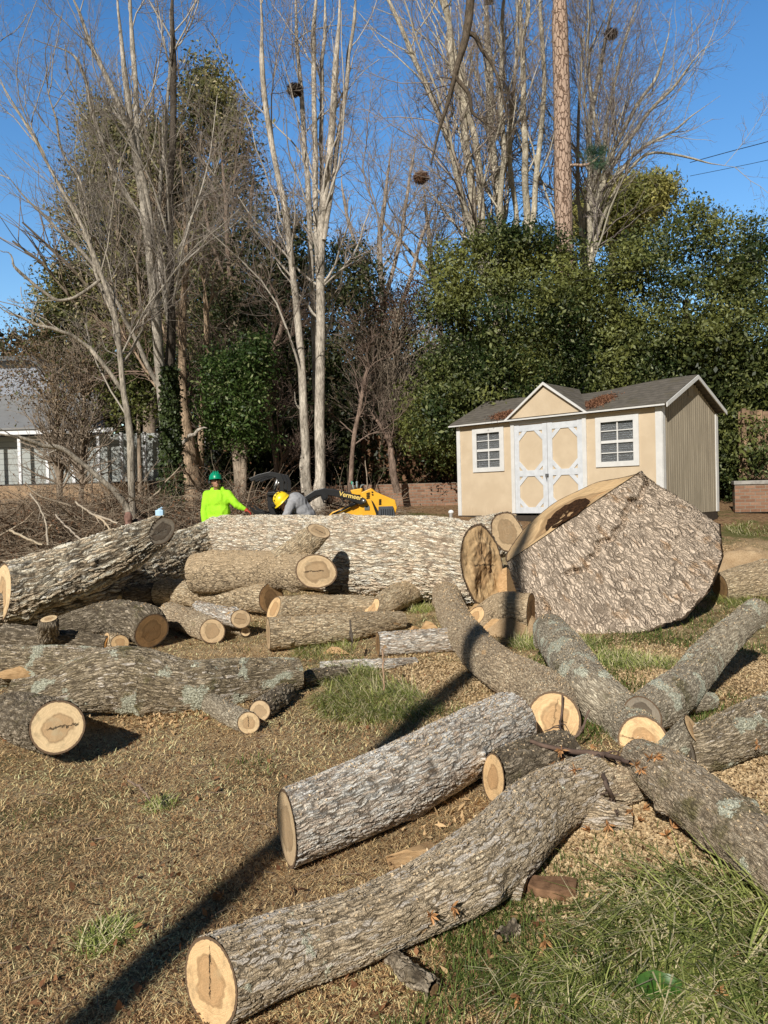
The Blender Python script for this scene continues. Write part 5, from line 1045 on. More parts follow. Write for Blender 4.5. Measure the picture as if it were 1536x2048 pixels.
    lt = link('lettering', me, plain('yellow_lettering', (.85,.62,.18), .5), root); pz = q(678, 991, -.098); lt.location = (pz[0], pz[1], pz[2]); lt.rotation_euler = (math.pi / 2, R_(10), 0)
    lt.rotation_euler = (Matrix.Rotation(R_(13), 3, 'Y') @ Matrix.Rotation(math.pi / 2, 3, 'X')).to_euler()
    # root grapple
    g = empty('grapple', (0, 0, 0), None, None); g.parent = root; g.matrix_parent_inverse = Matrix.Translation(-Vector(root.location)); del_ = g
    def gp(poly, y, th, name): return pr(poly, y, th, name, blk, root, .008)
    for y in (-.35, -.1, .15, .4, .65, .9, 1.1): gp([(540,985),(549,985),(551,1012),(558,1028),(580,1036),(579,1043),(550,1036),(541,1014)], y, .035, 'grapple_tine')
    gp([(541,984),(575,984),(575,991),(541,991)], -.4, 1.6, 'grapple_bar'); gp([(549,1005),(556,1005),(556,1014),(549,1014)], -.4, 1.6, 'grapple_bar')
    for y in (-.3, .2, .75): gp([(503,958),(520,950),(545,944),(566,948),(572,962),(572,988),(564,988),(563,966),(556,956),(540,953),(522,958),(508,964)], y, .035, 'grapple_claw')
    for y in (-.25, .3): gp([(499,1008),(515,1019),(540,1026),(562,1030),(562,1038),(538,1036),(512,1027)], y, .035, 'grapple_fork')
    gp([(528,1021),(536,1024),(534,1031),(528,1030)], -.3, .7, 'grapple_bar')
    b = MB(); b.tube([q(545, 986, .1), q(556, 952, .1)], .03, 10); b.tube([q(548, 978, .1), q(562, 956, .1)], .018, 10); b.build('grapple_cylinder', stl, root, smooth=True)
    b = MB(); b.box(tuple(q(560, 1004, .3)), (.2, .5, .3)); b.build('grapple_mount', blk, root, bevel=.02)
    bpy.data.objects.remove(g)
loader()
# ---------- people: volumes fused by voxel remesh into continuous surfaces
def capsule(bm_, p0, p1, r0, r1, n=14):
    p0, p1 = np.array(p0, float), np.array(p1, float); d = p1 - p0; L = np.linalg.norm(d); t = d / (L + 1e-9); u = np.cross(t, [0, 1., .13]); u /= np.linalg.norm(u); w = np.cross(t, u); V = []; m = 5
    rows = [(p0 - t * r0 * math.cos(a), r0 * math.sin(a)) for a in np.linspace(0.02, math.pi / 2, m)] + [(p1 + t * r1 * math.sin(a), r1 * math.cos(a)) for a in np.linspace(0, math.pi / 2 - .02, m)]
    for c, r in rows:
        for i in range(n): a = 2*math.pi*i/n; V.append(c + (u * math.cos(a) + w * math.sin(a)) * r)
    k = len(rows); fs = [(j*n+i, j*n+(i+1) % n, (j+1)*n+(i+1) % n, (j+1)*n+i) for j in range(k-1) for i in range(n)] + [tuple(range(n))[::-1], tuple((k-1)*n+i for i in range(n))]
    bm_.add(V, fs)
def ell(bm_, c, r, M=None, n=18, m=12):
    V = []; 
    for j in range(m + 1):
        for i in range(n):
            a = 2*math.pi*i/n; p = .001 + (math.pi-.002)*j/m; V.append((r[0]*math.sin(p)*math.cos(a), r[1]*math.sin(p)*math.sin(a), r[2]*math.cos(p)))
    V = np.array(V)
    if M is not None: V = V @ np.array(M).T
    V = V + np.array(c); bm_.add(V, [(j*n+i, (j+1)*n+i, (j+1)*n+(i+1) % n, j*n+(i+1) % n) for j in range(m) for i in range(n)] + [tuple(range(n)), tuple(m*n+i for i in range(n))[::-1]])
def fuse(b, name, mat, parent, voxel=.012, smooth=3, wr=0):
    me = bpy.data.meshes.new('tmp'); me.from_pydata(b.v, [], b.f); o = bpy.data.objects.new('tmp', me); COL.objects.link(o)
    m = o.modifiers.new('r', 'REMESH'); m.mode = 'VOXEL'; m.voxel_size = voxel; s = o.modifiers.new('s', 'SMOOTH'); s.iterations = smooth; s.factor = .5
    bpy.context.view_layer.update(); me2 = bpy.data.meshes.new_from_object(o.evaluated_get(bpy.context.evaluated_depsgraph_get())); bpy.data.objects.remove(o)
    n = len(me2.vertices); V = np.empty(n * 3, np.float32); me2.vertices.foreach_get('co', V); V = V.reshape(-1, 3)
    if wr:
        N = np.empty(n * 3, np.float32); me2.vertices.foreach_get('normal', N); N = N.reshape(-1, 3)
        V = V + N * ((np.abs(fbm(V * np.array([9, 9, 6.]) , 3) - .5) * -2 + .25)[:, None]) * wr; me2.vertices.foreach_set('co', V.astype(np.float32).ravel())
    me2.name = name; me2.polygons.foreach_set('use_smooth', np.ones(len(me2.polygons), bool)); me2.update()
    return link(name, me2, mat, parent)
skin = plain('skin', (.36,.19,.12), .55, .35, var=.08)
def fingers(b, wrist, d, up, curl=.5, r=.009):
    d = np.array(d, float); d /= np.linalg.norm(d); up = np.array(up, float); up -= d * (up @ d); up /= np.linalg.norm(up); s = np.cross(d, up); w = np.array(wrist, float)
    M = np.stack([d, s, up], 1); ell(b, w + d * .05, (.055, .042, .018), M)
    for k, (off, L) in enumerate(((-.032, .062), (-.011, .075), (.011, .071), (.031, .055))):
        p = w + d * .088 + s * off; dd = d
        for j, f in enumerate((.45, .32, .25)):
            dd = dd * math.cos(curl * .8) - up * math.sin(curl * .8); dd /= np.linalg.norm(dd); q = p + dd * L * f; capsule(b, p, q, r * (1 - .1 * j), r * (.9 - .1 * j), 8); p = q
    p = w + d * .03 - s * .036; q = p + (d * .6 - s * .7) * .035; capsule(b, p, q, .012, .010, 8); capsule(b, q, q + (d * .9 - s * .1 - up * .3) * .028, .010, .008, 8)
def head(b, c, yaw, pitch):
    M = Matrix.Rotation(yaw, 3, 'Z') @ Matrix.Rotation(pitch, 3, 'X'); A = np.array(M); c = np.array(c)
    def q(v): return A @ np.array(v) + c
    ell(b, q((0, .01, .02)), (.074, .095, .10), M); ell(b, q((0, -.02, -.045)), (.055, .07, .07), M)
    capsule(b, q((0, -.09, .01)), q((0, -.112, -.022)), .009, .014, 8); capsule(b, q((-.02, -.088, -.062)), q((.02, -.088, -.062)), .009, .009, 8); ell(b, q((0, -.08, -.092)), (.022, .02, .02), M)
    for s in (-1, 1): ell(b, q((s * .076, .015, -.01)), (.012, .022, .034), M); ell(b, q((s * .035, -.082, .012)), (.016, .012, .010), M)
    return q, M
def person(label, loc, J, cols, headrot, gloves, hemz, hood=True):
    """J: joints in world-aligned local metres"""
    O = np.array(loc, float); g = {k: np.array(v, float) + O for k, v in J.items()}
    b = MB(); hc = g['head']; q, HM = head(b, hc, *headrot)
    capsule(b, g['neck'], hc - np.array(HM) @ np.array([0, 0, .05]), .055, .052)
    ch = g['chest']; pv = g['pelvis']; sp = (ch + pv) / 2
    ax = unit((g['shR'] - g['shL'])[None])[0]; upv = unit((ch - pv)[None])[0]; fw = np.cross(ax, upv) * -1
    M3 = np.stack([ax, fw, upv], 1); ell(b, ch, (.165, .105, .17), M3); ell(b, sp, (.14, .095, .16), M3); ell(b, pv, (.16, .105, .12), M3)
    for s in 'LR':
        capsule(b, ch + upv * .08, g['sh' + s], .07, .055); capsule(b, g['sh' + s], g['el' + s], .05, .040); capsule(b, g['el' + s], g['wr' + s], .040, .026)
        capsule(b, g['hip' + s], g['kn' + s], .085, .058); capsule(b, g['kn' + s], g['an' + s], .056, .038); capsule(b, g['an' + s], g['an' + s] + np.array([0, -.14, -.05]), .045, .035)
        d = g['wr' + s] - g['el' + s]; fingers(b, g['wr' + s], d, J.get('palm' + s, (0, 0, 1)) , .45)
    body = fuse(b, 'person', skin, None, .0075, 2); tag(body, label, 'person', 'tree workers')
    b = MB(); k = 1.
    ell(b, ch, (.215, .15, .20), M3); ell(b, sp, (.205, .148, .20), M3); ell(b, pv + upv * .04, (.205, .148, .14), M3)
    for s in 'LR':
        capsule(b, ch + upv * .08, g['sh' + s], .09, .078); capsule(b, g['sh' + s], g['el' + s], .078, .062); w = g['el' + s] + (g['wr' + s] - g['el' + s]) * .9; capsule(b, g['el' + s], w, .064, .044)
    if hood:
        nk = g['neck']; capsule(b, nk + ax * -.07 + fw * .03, nk + ax * .07 + fw * .03, .055, .055); ell(b, nk + fw * .09 - upv * .02, (.11, .08, .085), M3); ell(b, nk + fw * .04 - upv * .03, (.095, .085, .05), M3)
    fuse(b, 'hoodie', cols[0], body, .013, 3, wr=.022)
    b = MB()
    for s in 'LR': capsule(b, g['hip' + s], g['kn' + s], .115, .082); capsule(b, g['kn' + s], g['an' + s], .082, .066)
    ell(b, pv - upv * .02, (.18, .125, .12), M3); fuse(b, 'trousers', cols[1], body, .014, 3, wr=.015)
    for s in 'LR':
        b = MB(); a = g['an' + s]; capsule(b, a + np.array([0, 0, .1]), a, .06, .055); capsule(b, a + np.array([0, .02, -.03]), a + np.array([0, -.17, -.045]), .052, .045); fuse(b, 'boot', cols[2], body, .012, 2)
        if gloves is not None:
            b = MB(); d = g['wr' + s] - g['el' + s]; fingers(b, g['wr' + s], d, J.get('palm' + s, (0, 0, 1)), .45, .0125); dn = d / np.linalg.norm(d); capsule(b, g['wr' + s] - dn * .04, g['wr' + s] + dn * .03, .036, .034); fuse(b, 'glove', gloves, body, .007, 1)
    # helmet: shell, brim, ear muffs, glasses
    b = MB(); n = 24; m = 9; V = []; A = np.array(HM)
    for j in range(m + 1):
        for i in range(n):
            a = 2*math.pi*i/n; p_ = (math.pi/2 * 1.08) * j / m; rr = (.108, .135, .122); V.append(q((rr[0]*math.sin(p_)*math.cos(a), .01 + rr[1]*math.sin(p_)*math.sin(a), .05 + rr[2]*math.cos(p_))))
    for i in range(n):
        a = 2*math.pi*i/n; f = 1.08 + .22 * max(0, -math.sin(a)); V.append(q((.108*f*math.cos(a), .01 + .135*f*math.sin(a), .028)))
    b.add(V, [(j*n+i, (j+1)*n+i, (j+1)*n+(i+1) % n, j*n+(i+1) % n) for j in range(m + 1) for i in range(n)])
    hm = b.build('helmet', cols[3], body, smooth=True); s_ = hm.modifiers.new('thick', 'SOLIDIFY'); s_.thickness = .006
    b = MB()
    for k in (-1, 0, 1): b.tube([q((k*.035, .01 + .13*math.sin(a)*.96, .055 + .124*math.cos(a))) for a in np.linspace(-1.1, 1.1, 12)], .007, 6)
    b.build('helmet_ridge', cols[3], hm, smooth=True)
    for s in (-1, 1):
        b = MB(); b.tube([q((s*.078, .015, -.012)), q((s*.088, .015, -.012)), q((s*.112, .015, -.012)), q((s*.122, .015, -.012))], [.03, .04, .038, .02], 14); b.build('ear_muff', plain('black_muff', (.03,.03,.03), .5), hm, smooth=True)
    b = MB()
    for s in (-1, 1): b.tube([q((s*.012, -.098, .012)), q((s*.035, -.103, .012)), q((s*.058, -.088, .012))], [.010, .018, .012], 10)
    b.tube([q((-.07, -.08, .016)), q((0, -.106, .018)), q((.07, -.08, .016)), ], .004, 6); b.build('sunglasses', plain('black_lens', (.01,.01,.012), .1, .6), body, smooth=True)
    return body, q
hv = plain('high_visibility_green', (.36,.74,.03), .75, .2, var=.08, scale=10); 
gray = plain('grey_marl_cotton', (.33,.33,.34), .9, .1, var=.12, scale=30); dk = plain('dark_work_trousers', (.03,.032,.04), .9, .1); bt = plain('brown_boot', (.06,.035,.02), .8)
p = PY(437, 1040, 13.0); gz = float(Zg(0, 13.0))
person('worker in neon green hoodie, green helmet and red gloves holding the grapple fork', (p[0], 13.0, gz), dict(
    head=(-.02,-.03,1.60), neck=(-.01,.0,1.46), chest=(0,.02,1.28), pelvis=(.0,.02,.95), shL=(-.18,.03,1.38), shR=(.18,-.02,1.38), elL=(-.235,.0,1.11), wrL=(-.215,-.09,.88),
    elR=(.33,-.10,1.20), wrR=(.47,-.10,1.12), hipL=(-.10,.02,.90), hipR=(.10,.02,.90), knL=(-.12,-.02,.49), knR=(.13,-.02,.49), anL=(-.13,.02,.09), anR=(.15,.02,.09), palmL=(-1,0,0), palmR=(0,0,1)),
    (hv, dk, bt, plain('green_helmet', (.0,.26,.13), .35, .5, var=.05)), (.35, -.12), plain('red_glove', (.45,.05,.03), .8), 0)
p = PY(600, 1040, 12.6); gz = float(Zg(0, 12.6))
body, qh = person('worker in grey hoodie and yellow helmet bending forward beside the loader', (p[0], 12.6, gz), dict(
    head=(-.25,-.12,1.24), neck=(-.15,-.06,1.27), chest=(-.02,.0,1.22), pelvis=(.13,.08,.98), shL=(-.10,-.17,1.24), shR=(-.06,.17,1.26), elL=(-.21,-.24,1.0), wrL=(-.32,-.22,.80),
    elR=(-.20,.12,1.0), wrR=(-.32,.05,.80), hipL=(.10,-.08,.93), hipR=(.12,.12,.93), knL=(.05,-.12,.50), knR=(.07,.14,.50), anL=(.12,-.12,.09), anR=(.14,.14,.09), palmL=(-1,0,.3), palmR=(-1,0,.3)),
    (gray, dk, bt, plain('yellow_helmet', (.85,.62,.02), .35, .5, var=.05)), (-1.15, .75), plain('black_glove', (.03,.03,.03), .8), 0)
b = MB()
for a in (-.9, -.45, 0, .45, .9):
    for k in (-.04, .04):
        c0 = qh((k, .01 + .128*math.sin(a), .06 + .118*math.cos(a))); c1 = qh((k, .01 + .139*math.sin(a), .06 + .130*math.cos(a))); b.tube([c0, c1], .010, 8)
b.build('vent_hole', plain('black_vent', (.01,.01,.01)), body)
# brown bundle at the foot of the leaning tree
def bundle():
    c = PD(272, 1045, 13.9); b = MB(); z = float(Zg(0, c[1])); ell(b, c + np.array([0, 0, -.12]), (.17, .16, .16)); ell(b, c + np.array([.10, .05, -.22]), (.16, .15, .18)); capsule(b, c + np.array([-.02, 0, .0]), c + np.array([.07, 0, .02]), .07, .06)
    ell(b, (c[0] + .05, c[1], z + .1), (.25, .2, .25)); o = fuse(b, 'canvas_bundle', plain('brown_canvas', (.075,.055,.045), .9, .1, var=.3), None, .016, 2, wr=.06); tag(o, 'dark brown crumpled canvas bundle at the foot of the leaning tree', 'bundle')
    b = MB(); c2 = PD(256, 1036, 13.7); ell(b, c2, (.075, .07, .11)); ell(b, c2 + np.array([-.0, 0, -.14]), (.065, .06, .14)); tag(fuse(b, 'wood_round', plain('pinkish_bark', (.24,.14,.11), .9, .1, var=.3), None, .014, 2, wr=.03), 'pinkish brown knobby log round beside the dark bundle', 'log')
bundle()
# ---------- brush pile (left) and scattered twigs
def brush(name, label, n, x0, x1, y0, y1, h, seedc, rad=.006, ln=(.5, 1.6), leafn=0, flat=.35):
    X_ = rng.uniform(x0, x1, n); Yy = rng.uniform(y0, y1, n); e = np.sin(np.pi * (X_ - x0) / (x1 - x0)) ** .35 * np.sin(np.pi * np.clip((Yy - y0) / (y1 - y0), 0, 1)) ** .6 * (.6 + .8 * vn(np.stack([X_ * 1.3, Yy * 1.3, X_ * 0], -1)))
    Zz = Zg(X_, Yy) + .02 + rng.random(n) ** .8 * h * e; D = unit(rng.normal(size=(n, 3)) * np.array([1, 1, flat])); L = rng.uniform(*ln, n); C = [np.stack([X_, Yy, Zz], -1)]
    for k in range(5): D = unit(D + rng.normal(size=(n, 3)) * .22); q = C[-1] + D * (L / 5)[:, None]; q[:, 2] = np.maximum(q[:, 2], Zg(q[:, 0], q[:, 1]) + .02); C.append(q)
    P = np.stack(C, 1); r = rad * rng.uniform(.5, 1.2, n) * (1 + 5 * (rng.random(n) < .04)); R = r[:, None] * np.linspace(1, .4, 6)[None]; P2, R2 = spawn(P, R, n * 2, (25, 60), (.25, .5), .6, 4, 0, .2, .2, .002)
    a, bq = tubes(P, R, 4), tubes(P2, R2, 3); V, Fq = cat([a, bq]); t = np.repeat(rng.random((n, 1)), 24, 0); c = np.vstack([np.array((.16,.11,.07)) * (1 - t) + np.array((.46,.38,.28)) * t, np.tile([seedc], (len(bq[0]), 1)) * rng.uniform(.7, 1.3, (len(bq[0]), 1))])
    o = mk(name, V, Fq, M_twig, None, {'col': np.hstack([c, np.ones((len(c), 1))])})
    if leafn:
        k = rng.integers(0, n, leafn); P3 = P[k, rng.integers(0, 6, leafn)] + rng.normal(size=(leafn, 3)) * .06; P3[:, 2] = np.maximum(P3[:, 2], Zg(P3[:, 0], P3[:, 1]) + .02); V, Fq = leafcards(P3, leafn, .06, None, .5)
        c = np.array((.09,.045,.025)) + rng.random((leafn, 1)) * np.array((.2,.11,.06)); mk('dead_leaves', V, Fq, M_litter, o, {'col': np.repeat(np.hstack([c, np.ones((leafn, 1))]), 4, 0)}, smooth=False)
    return tag(o, label, 'brush pile')
brush('brush_pile', 'wide tangled pile of cut branches at left behind the leaning log', 4200, -9.5, -4.1, 13.9, 16.6, 1.05, (.22,.15,.10), leafn=7000)
brush('brush_pile', 'brown twiggy brush behind the worker in green', 900, -4.3, -2.4, 14.6, 17.5, .75, (.17,.11,.075), leafn=3500)
brush('brush_pile', 'low brush between loader and shaded trees', 350, -2.2, .2, 17.5, 19.5, .35, (.15,.1,.07), leafn=1500)
def stick(pts, label, col, name='branch', r0=None, group='long loose branches'):
    P = np.array([[*PD(q[0], q[1], q[3]), q[2] * q[3] / F] for q in pts]); S = catmull(P, 30); S[:, :3] += (np.stack([vn(np.stack([np.linspace(0, 12, 30), np.full(30, pts[0][0]), np.full(30, k)], -1)) for k in range(3)], -1) - .5) * (.010 if pts[0][3] < 8 else .025)
    V1 = tubes(S[None, :, :3], S[None, :, 3], 7); a, ra = spawn(S[None, :, :3], S[None, :, 3], 7, (25, 60), (.1, .3), .5, 6, .0, .2, .2, .002); V, Fq = cat([V1, tubes(a, ra, 4)])
    tag(mk(name, V, Fq, M_twig, None, {'col': colarr(len(V), col, .2)}), label, 'branch', group)
stick([(60,985,1.5,13.8),(88,1035,1.8,13.5),(96,1090,2.4,13.3)], 'upright pale broken branch in the brush pile, leftmost', (.42,.36,.28))
stick([(150,1005,1.8,13.6),(190,1030,2.1,13.4),(235,1045,1.8,13.3)], 'pale branch pointing at the leaning tree base', (.45,.38,.29))
stick([(20,1060,2.4,13.1),(50,1075,2.4,13),(85,1090,1.8,12.9)], 'pale short branch at the front of the brush pile', (.46,.38,.27))
stick([(110,1030,1.8,13.4),(140,1060,1.8,13.2),(166,1085,2.4,13)], 'thin grey branch sliding off the brush pile', (.40,.34,.27))
stick([(192,1032,2.4,13.3),(210,1045,2.1,13.1),(222,1062,1.8,13)], 'stubby cream branch beside the leaning log', (.5,.4,.28))
H_ = lambda *q: [(x, y, r, hitd(x, y, o)) for x, y, r, o in q]
bpy.context.view_layer.update()
stick([(x, y, r, d - .03) for (x, y, r, d) in (lambda L: [(1062,1483,4,L[0]),(1120,1500,5,min(L[1], L[0])),(1200,1508,5.5,min(L[1:3])),(1262,1526,4,L[3])])([hitd(*p) for p in ((1062,1483),(1120,1500),(1200,1508),(1262,1526))])], 'long brown twig lying across the round sawn faces', (.15,.10,.075))
stick(H_((1196,1512,4,.06),(1212,1565,4.5,.10),(1226,1600,4,.08),(1236,1628,2.5,.03)), 'forked dark twig hanging in front of the nearest log', (.12,.085,.065))
stick(H_((1126,1392,2.2,.05),(1122,1440,2.4,.08),(1118,1485,2.4,.04)), 'thin upright twig in front of the cracked round face', (.13,.09,.07))
stick([(1178,1420,2.4,4.75),(1160,1465,2.6,4.72),(1120,1492,2.6,4.7)], 'thin bent twig right of the cracked round face', (.16,.11,.08))
stick([(768,1380,1.5,5.9),(766,1310,2,6.2),(764,1300,2,6.3)], 'slim upright stick in the grass clump', (.40,.26,.16))
stick([(700,1262,2.5,7.6),(706,1285,2,7.4),(700,1240,2,7.5)], 'thin dark sprig in front of the long scaly log', (.1,.08,.06))
stick([(255,1560,2,4.),(285,1580,2.5,3.95),(300,1600,2,3.9)], 'thin grey twig on the straw lawn', (.25,.18,.13))
# ---------- ground cover
def near(n, r0, r1, a0=-50, a1=50):
    r = np.exp(rng.uniform(math.log(r0), math.log(r1), n)); a = np.radians(rng.uniform(a0, a1, n)); return r * np.sin(a), r * np.cos(a)
def greenmask(x, y):
    P = np.stack([x, y, np.zeros_like(x)], -1); g = fbm(P * 1.1 + 5, 4)
    return g + .10 * np.clip((x - .1) / 1.2, -1, 1) + .05 * np.clip((2.9 - y), -1, 1)
def gz_(x, y): return Zg(x, y) + bumpz(x, y) - .012
def blades(x, y, L, w_, tilt, cols, name, label, mat, kinds='stuff', curve=.3, dirs=None, parent=None):
    n = len(x); a = rng.uniform(0, 2*np.pi, n) if dirs is None else dirs; h = np.stack([np.cos(a), np.sin(a), np.zeros(n)], -1); s = np.stack([-np.sin(a), np.cos(a), np.zeros(n)], -1)
    L, w_, tilt = L[:, None], w_[:, None], tilt[:, None]; b0 = np.stack([x, y, gz_(x, y) - .004 + rng.random(n) * .012], -1)
    D1 = h * np.cos(tilt) + np.array([[0, 0, 1.]]) * np.sin(tilt); t2 = tilt - curve * rng.random((n, 1)) * 2; D2 = h * np.cos(t2) + np.array([[0, 0, 1.]]) * np.sin(t2)
    m = b0 + D1 * L * .5; e = m + D2 * L * .5; g_ = gz_(e[:, 0], e[:, 1]) + .004; e[:, 2] = np.maximum(e[:, 2], g_)
    V = np.stack([b0 - s * w_ * .5, b0 + s * w_ * .5, m + s * w_ * .5, m - s * w_ * .5, e + s * w_ * .12, e - s * w_ * .12], 1).reshape(-1, 3); i = np.arange(n)[:, None] * 6
    Fq = np.concatenate([np.hstack([i, i+1, i+2, i+3]), np.hstack([i+3, i+2, i+4, i+5])])
    o = mk(name, V, Fq, mat, parent, {'col': np.repeat(np.hstack([cols, np.ones((n, 1))]), 6, 0)}, smooth=False)
    if parent is None: tag(o, label, kind=kinds)
    return o
n = 620000; x, y = near(n, 1.7, 13.5); f = rng.random((n, 1)); hue = fbm(np.stack([x * 2, y * 2, x * 0], -1), 4)[:, None]
c = np.minimum((np.array((.36,.20,.09)) * (1 - f) + np.array((1.1,.82,.43)) * f) * (.6 + .9 * hue), .95); k = rng.random(n) < .28; c[k] = np.array((.24,.125,.06)) * rng.uniform(.6, 1.2, (k.sum(), 1))
sc_ = np.clip(np.hypot(x, y) / 3.2, 1, 2.2)
blades(x, y, (.012 + .034 * rng.random(n) ** 1.8) * sc_ ** .5, rng.uniform(.0012, .0032, n) * sc_ ** .9, rng.uniform(0, .7, n), c, 'dry_grass', 'dead tan grass blades matted over the lawn', M_litter)
n = 300000; x, y = near(n, 1.7, 14); g = greenmask(x, y); k = g + rng.random(n) * .16 > .715; x, y = x[k], y[k]; n = len(x); f = rng.random((n, 1)); sc_ = np.clip(np.hypot(x, y) / 3.2, 1, 2.2)
c = np.array((.045,.075,.014)) * (1 - f) + np.array((.20,.26,.06)) * f
blades(x, y, rng.uniform(.03, .07, n) * sc_ ** .5, rng.uniform(.002, .004, n) * sc_, rng.uniform(.3, 1.3, n), c, 'green_grass', 'short green grass growing through the dead thatch', M_grass)
def tuft(px, py, rpx, n, L, label, lean=0, c1=(.08,.125,.02), c2=(.60,.64,.20), asp=.6, w=.005):
    c = G(px, py); d = solve(px, py, 0, 0); R = rpx * d / F; a = rng.uniform(0, 2*np.pi, n); r = R * np.sqrt(rng.random(n)); x = c[0] + r * np.cos(a); y = c[1] + r * np.sin(a) * 1.3
    f = rng.random((n, 1)); cc = np.array(c1) * (1 - f) + np.array(c2) * f; k = rng.random(n) < .28; cc[k] = np.array((.80,.70,.42)); dr = a * .5 + rng.normal(size=n) * .9 + lean
    o = blades(x, y, rng.uniform(.5, 1.2, n) * L, np.full(n, w), rng.uniform(.12, .95, n), cc, 'grass_tuft', None, M_grass, 'thing', .7, dr); o['kind'] = 'thing'
    return tag(o, label, 'grass tuft', 'long grass tufts')
tuft(745, 1405, 110, 3000, .20, 'big green clump of long grass left of the curved log', 2.6)
tuft(690, 1352, 70, 1400, .20, 'grass clump beside the thin grey slab', 2.4)
tuft(650, 1300, 60, 900, .16, 'grass patch under the long scaly log', 2.)
tuft(1250, 1325, 60, 1200, .18, 'grass clump below the giant butt at its centre', 0)
tuft(1165, 1290, 45, 700, .16, 'grass clump by the top of the lichen log', 0)
tuft(1320, 1330, 40, 600, .14, 'grass clump near the leaning lichen branch', 0)
tuft(1450, 1195, 55, 1100, .2, 'grass clump right of the giant butt', 1.)
tuft(1510, 1210, 50, 900, .2, 'grass clump at the right edge under the sawdust heap', 1.)
tuft(1060, 1290, 40, 700, .18, 'grass in the shade between curved log and butt', 0)
tuft(845, 1218, 30, 450, .14, 'grass sprigs behind the gnarled log', 0)
tuft(1440, 1900, 210, 1500, .30, 'large overgrown tangle of grass in the bottom right corner', 2.8, w=.0062)
tuft(1290, 1930, 130, 800, .24, 'yellow green grass around the broad leaf', 2.8, c2=(.36,.38,.11), w=.004)
tuft(1120, 1990, 110, 1000, .16, 'sparse grass tuft at the bottom edge', 2.9, w=.004)
tuft(1500, 1060, 45, 700, .22, 'sunny grass clump beside the brick wall', 0, (.09,.12,.02), (.28,.32,.08))
tuft(205, 1885, 45, 500, .09, 'small green tuft on the straw lawn', 0, w=.004)
tuft(320, 1610, 30, 260, .07, 'tiny green tuft beside the grey twig', 0, w=.004)
# sawdust and chips
def chips(n, spots, name, label, size, c1, c2, asp=.5):
    X_, Y_ = [], []
    for (px, py, rx, w_) in spots:
        c = G(px, py); m = int(n * w_); d = np.hypot(c[0], c[1]); X_.append(c[0] + rng.normal(size=m) * rx * d / F * .55); Y_.append(c[1] + rng.normal(size=m) * rx * d / F * .9)
    x, y = np.concatenate(X_), np.concatenate(Y_); m = len(x); P = np.stack([x, y, gz_(x, y) + .004 + rng.random(m) * .018], -1)
    V, Fq = leafcards(P, m, size, np.tile([[0, 0, 1.]], (m, 1)), asp); f = rng.random((m, 1)); c = np.array(c1) * (1 - f) + np.array(c2) * f
    return tag(mk(name, V, Fq, M_litter, None, {'col': np.repeat(np.hstack([c, np.ones((m, 1))]), 4, 0)}, smooth=False), label, kind='stuff')
chips(62000, [(1250,1680,170,.3),(1300,1340,150,.22),(900,1360,120,.12),(1480,1540,120,.12),(1500,1330,90,.08),(1020,1690,60,.05),(620,1230,100,.06),(1180,1780,120,.07)], 'wood_chips', 'pale wood chips and sawdust strewn around the right hand logs', .026, (.42,.29,.15), (.78,.60,.36))
chips(26000, [(1470,1120,70,.6),(1060,1250,50,.2),(960,1210,40,.1),(450,1150,60,.1)], 'sawdust', 'tan sawdust drifted about the giant butt', .03, (.42,.29,.16), (.66,.49,.29))
chips(1400, [(60,1440,60,.3),(330,1430,80,.3),(1100,1700,260,.4)], 'wood_splinters', 'larger pale splinters scattered near the logs', .06, (.40,.25,.12), (.74,.52,.28), .3)
def mound(px, py, rx, ry, h, label):
    c = G(px, py); n = 48; a = np.linspace(-1, 1, n); X_, Y_ = np.meshgrid(a * rx, a * ry); r = np.hypot(X_ / rx, Y_ / ry); H = np.clip(1 - r ** 2, 0, 1) ** 1.2 * h * (.7 + .7 * fbm(np.stack([X_ * 3, Y_ * 3, X_ * 0 + px], -1), 4)) - .04
    i = (np.arange(n - 1)[:, None] * n + np.arange(n - 1)[None]).ravel(); t = NT('packed_sawdust'); g = t.geo().outputs['Position']; q = t.noise(g, 60, 6, .8); q2 = t.noise(g, 6, 4)
    m = t.out(t.mix(t.ss(t.math('ADD', q, t.math('MULTIPLY', q2, .5)), .5, 1.), (.36,.23,.12), (.64,.47,.28)), .95, .1, t.bump(q, .9, .02))
    tag(mk('sawdust_heap', np.stack([X_ + c[0], Y_ + c[1], H + Zg(X_ + c[0], Y_ + c[1])], -1).reshape(-1, 3), np.stack([i, i + 1, i + n + 1, i + n], -1), m), label, 'sawdust heap', 'sawdust heaps')
mound(1500, 1150, .9, .8, .42, 'tan sawdust heap at the right edge')
mound(1025, 1258, .42, .35, .28, 'sawdust heap under the trunk face and giant butt')
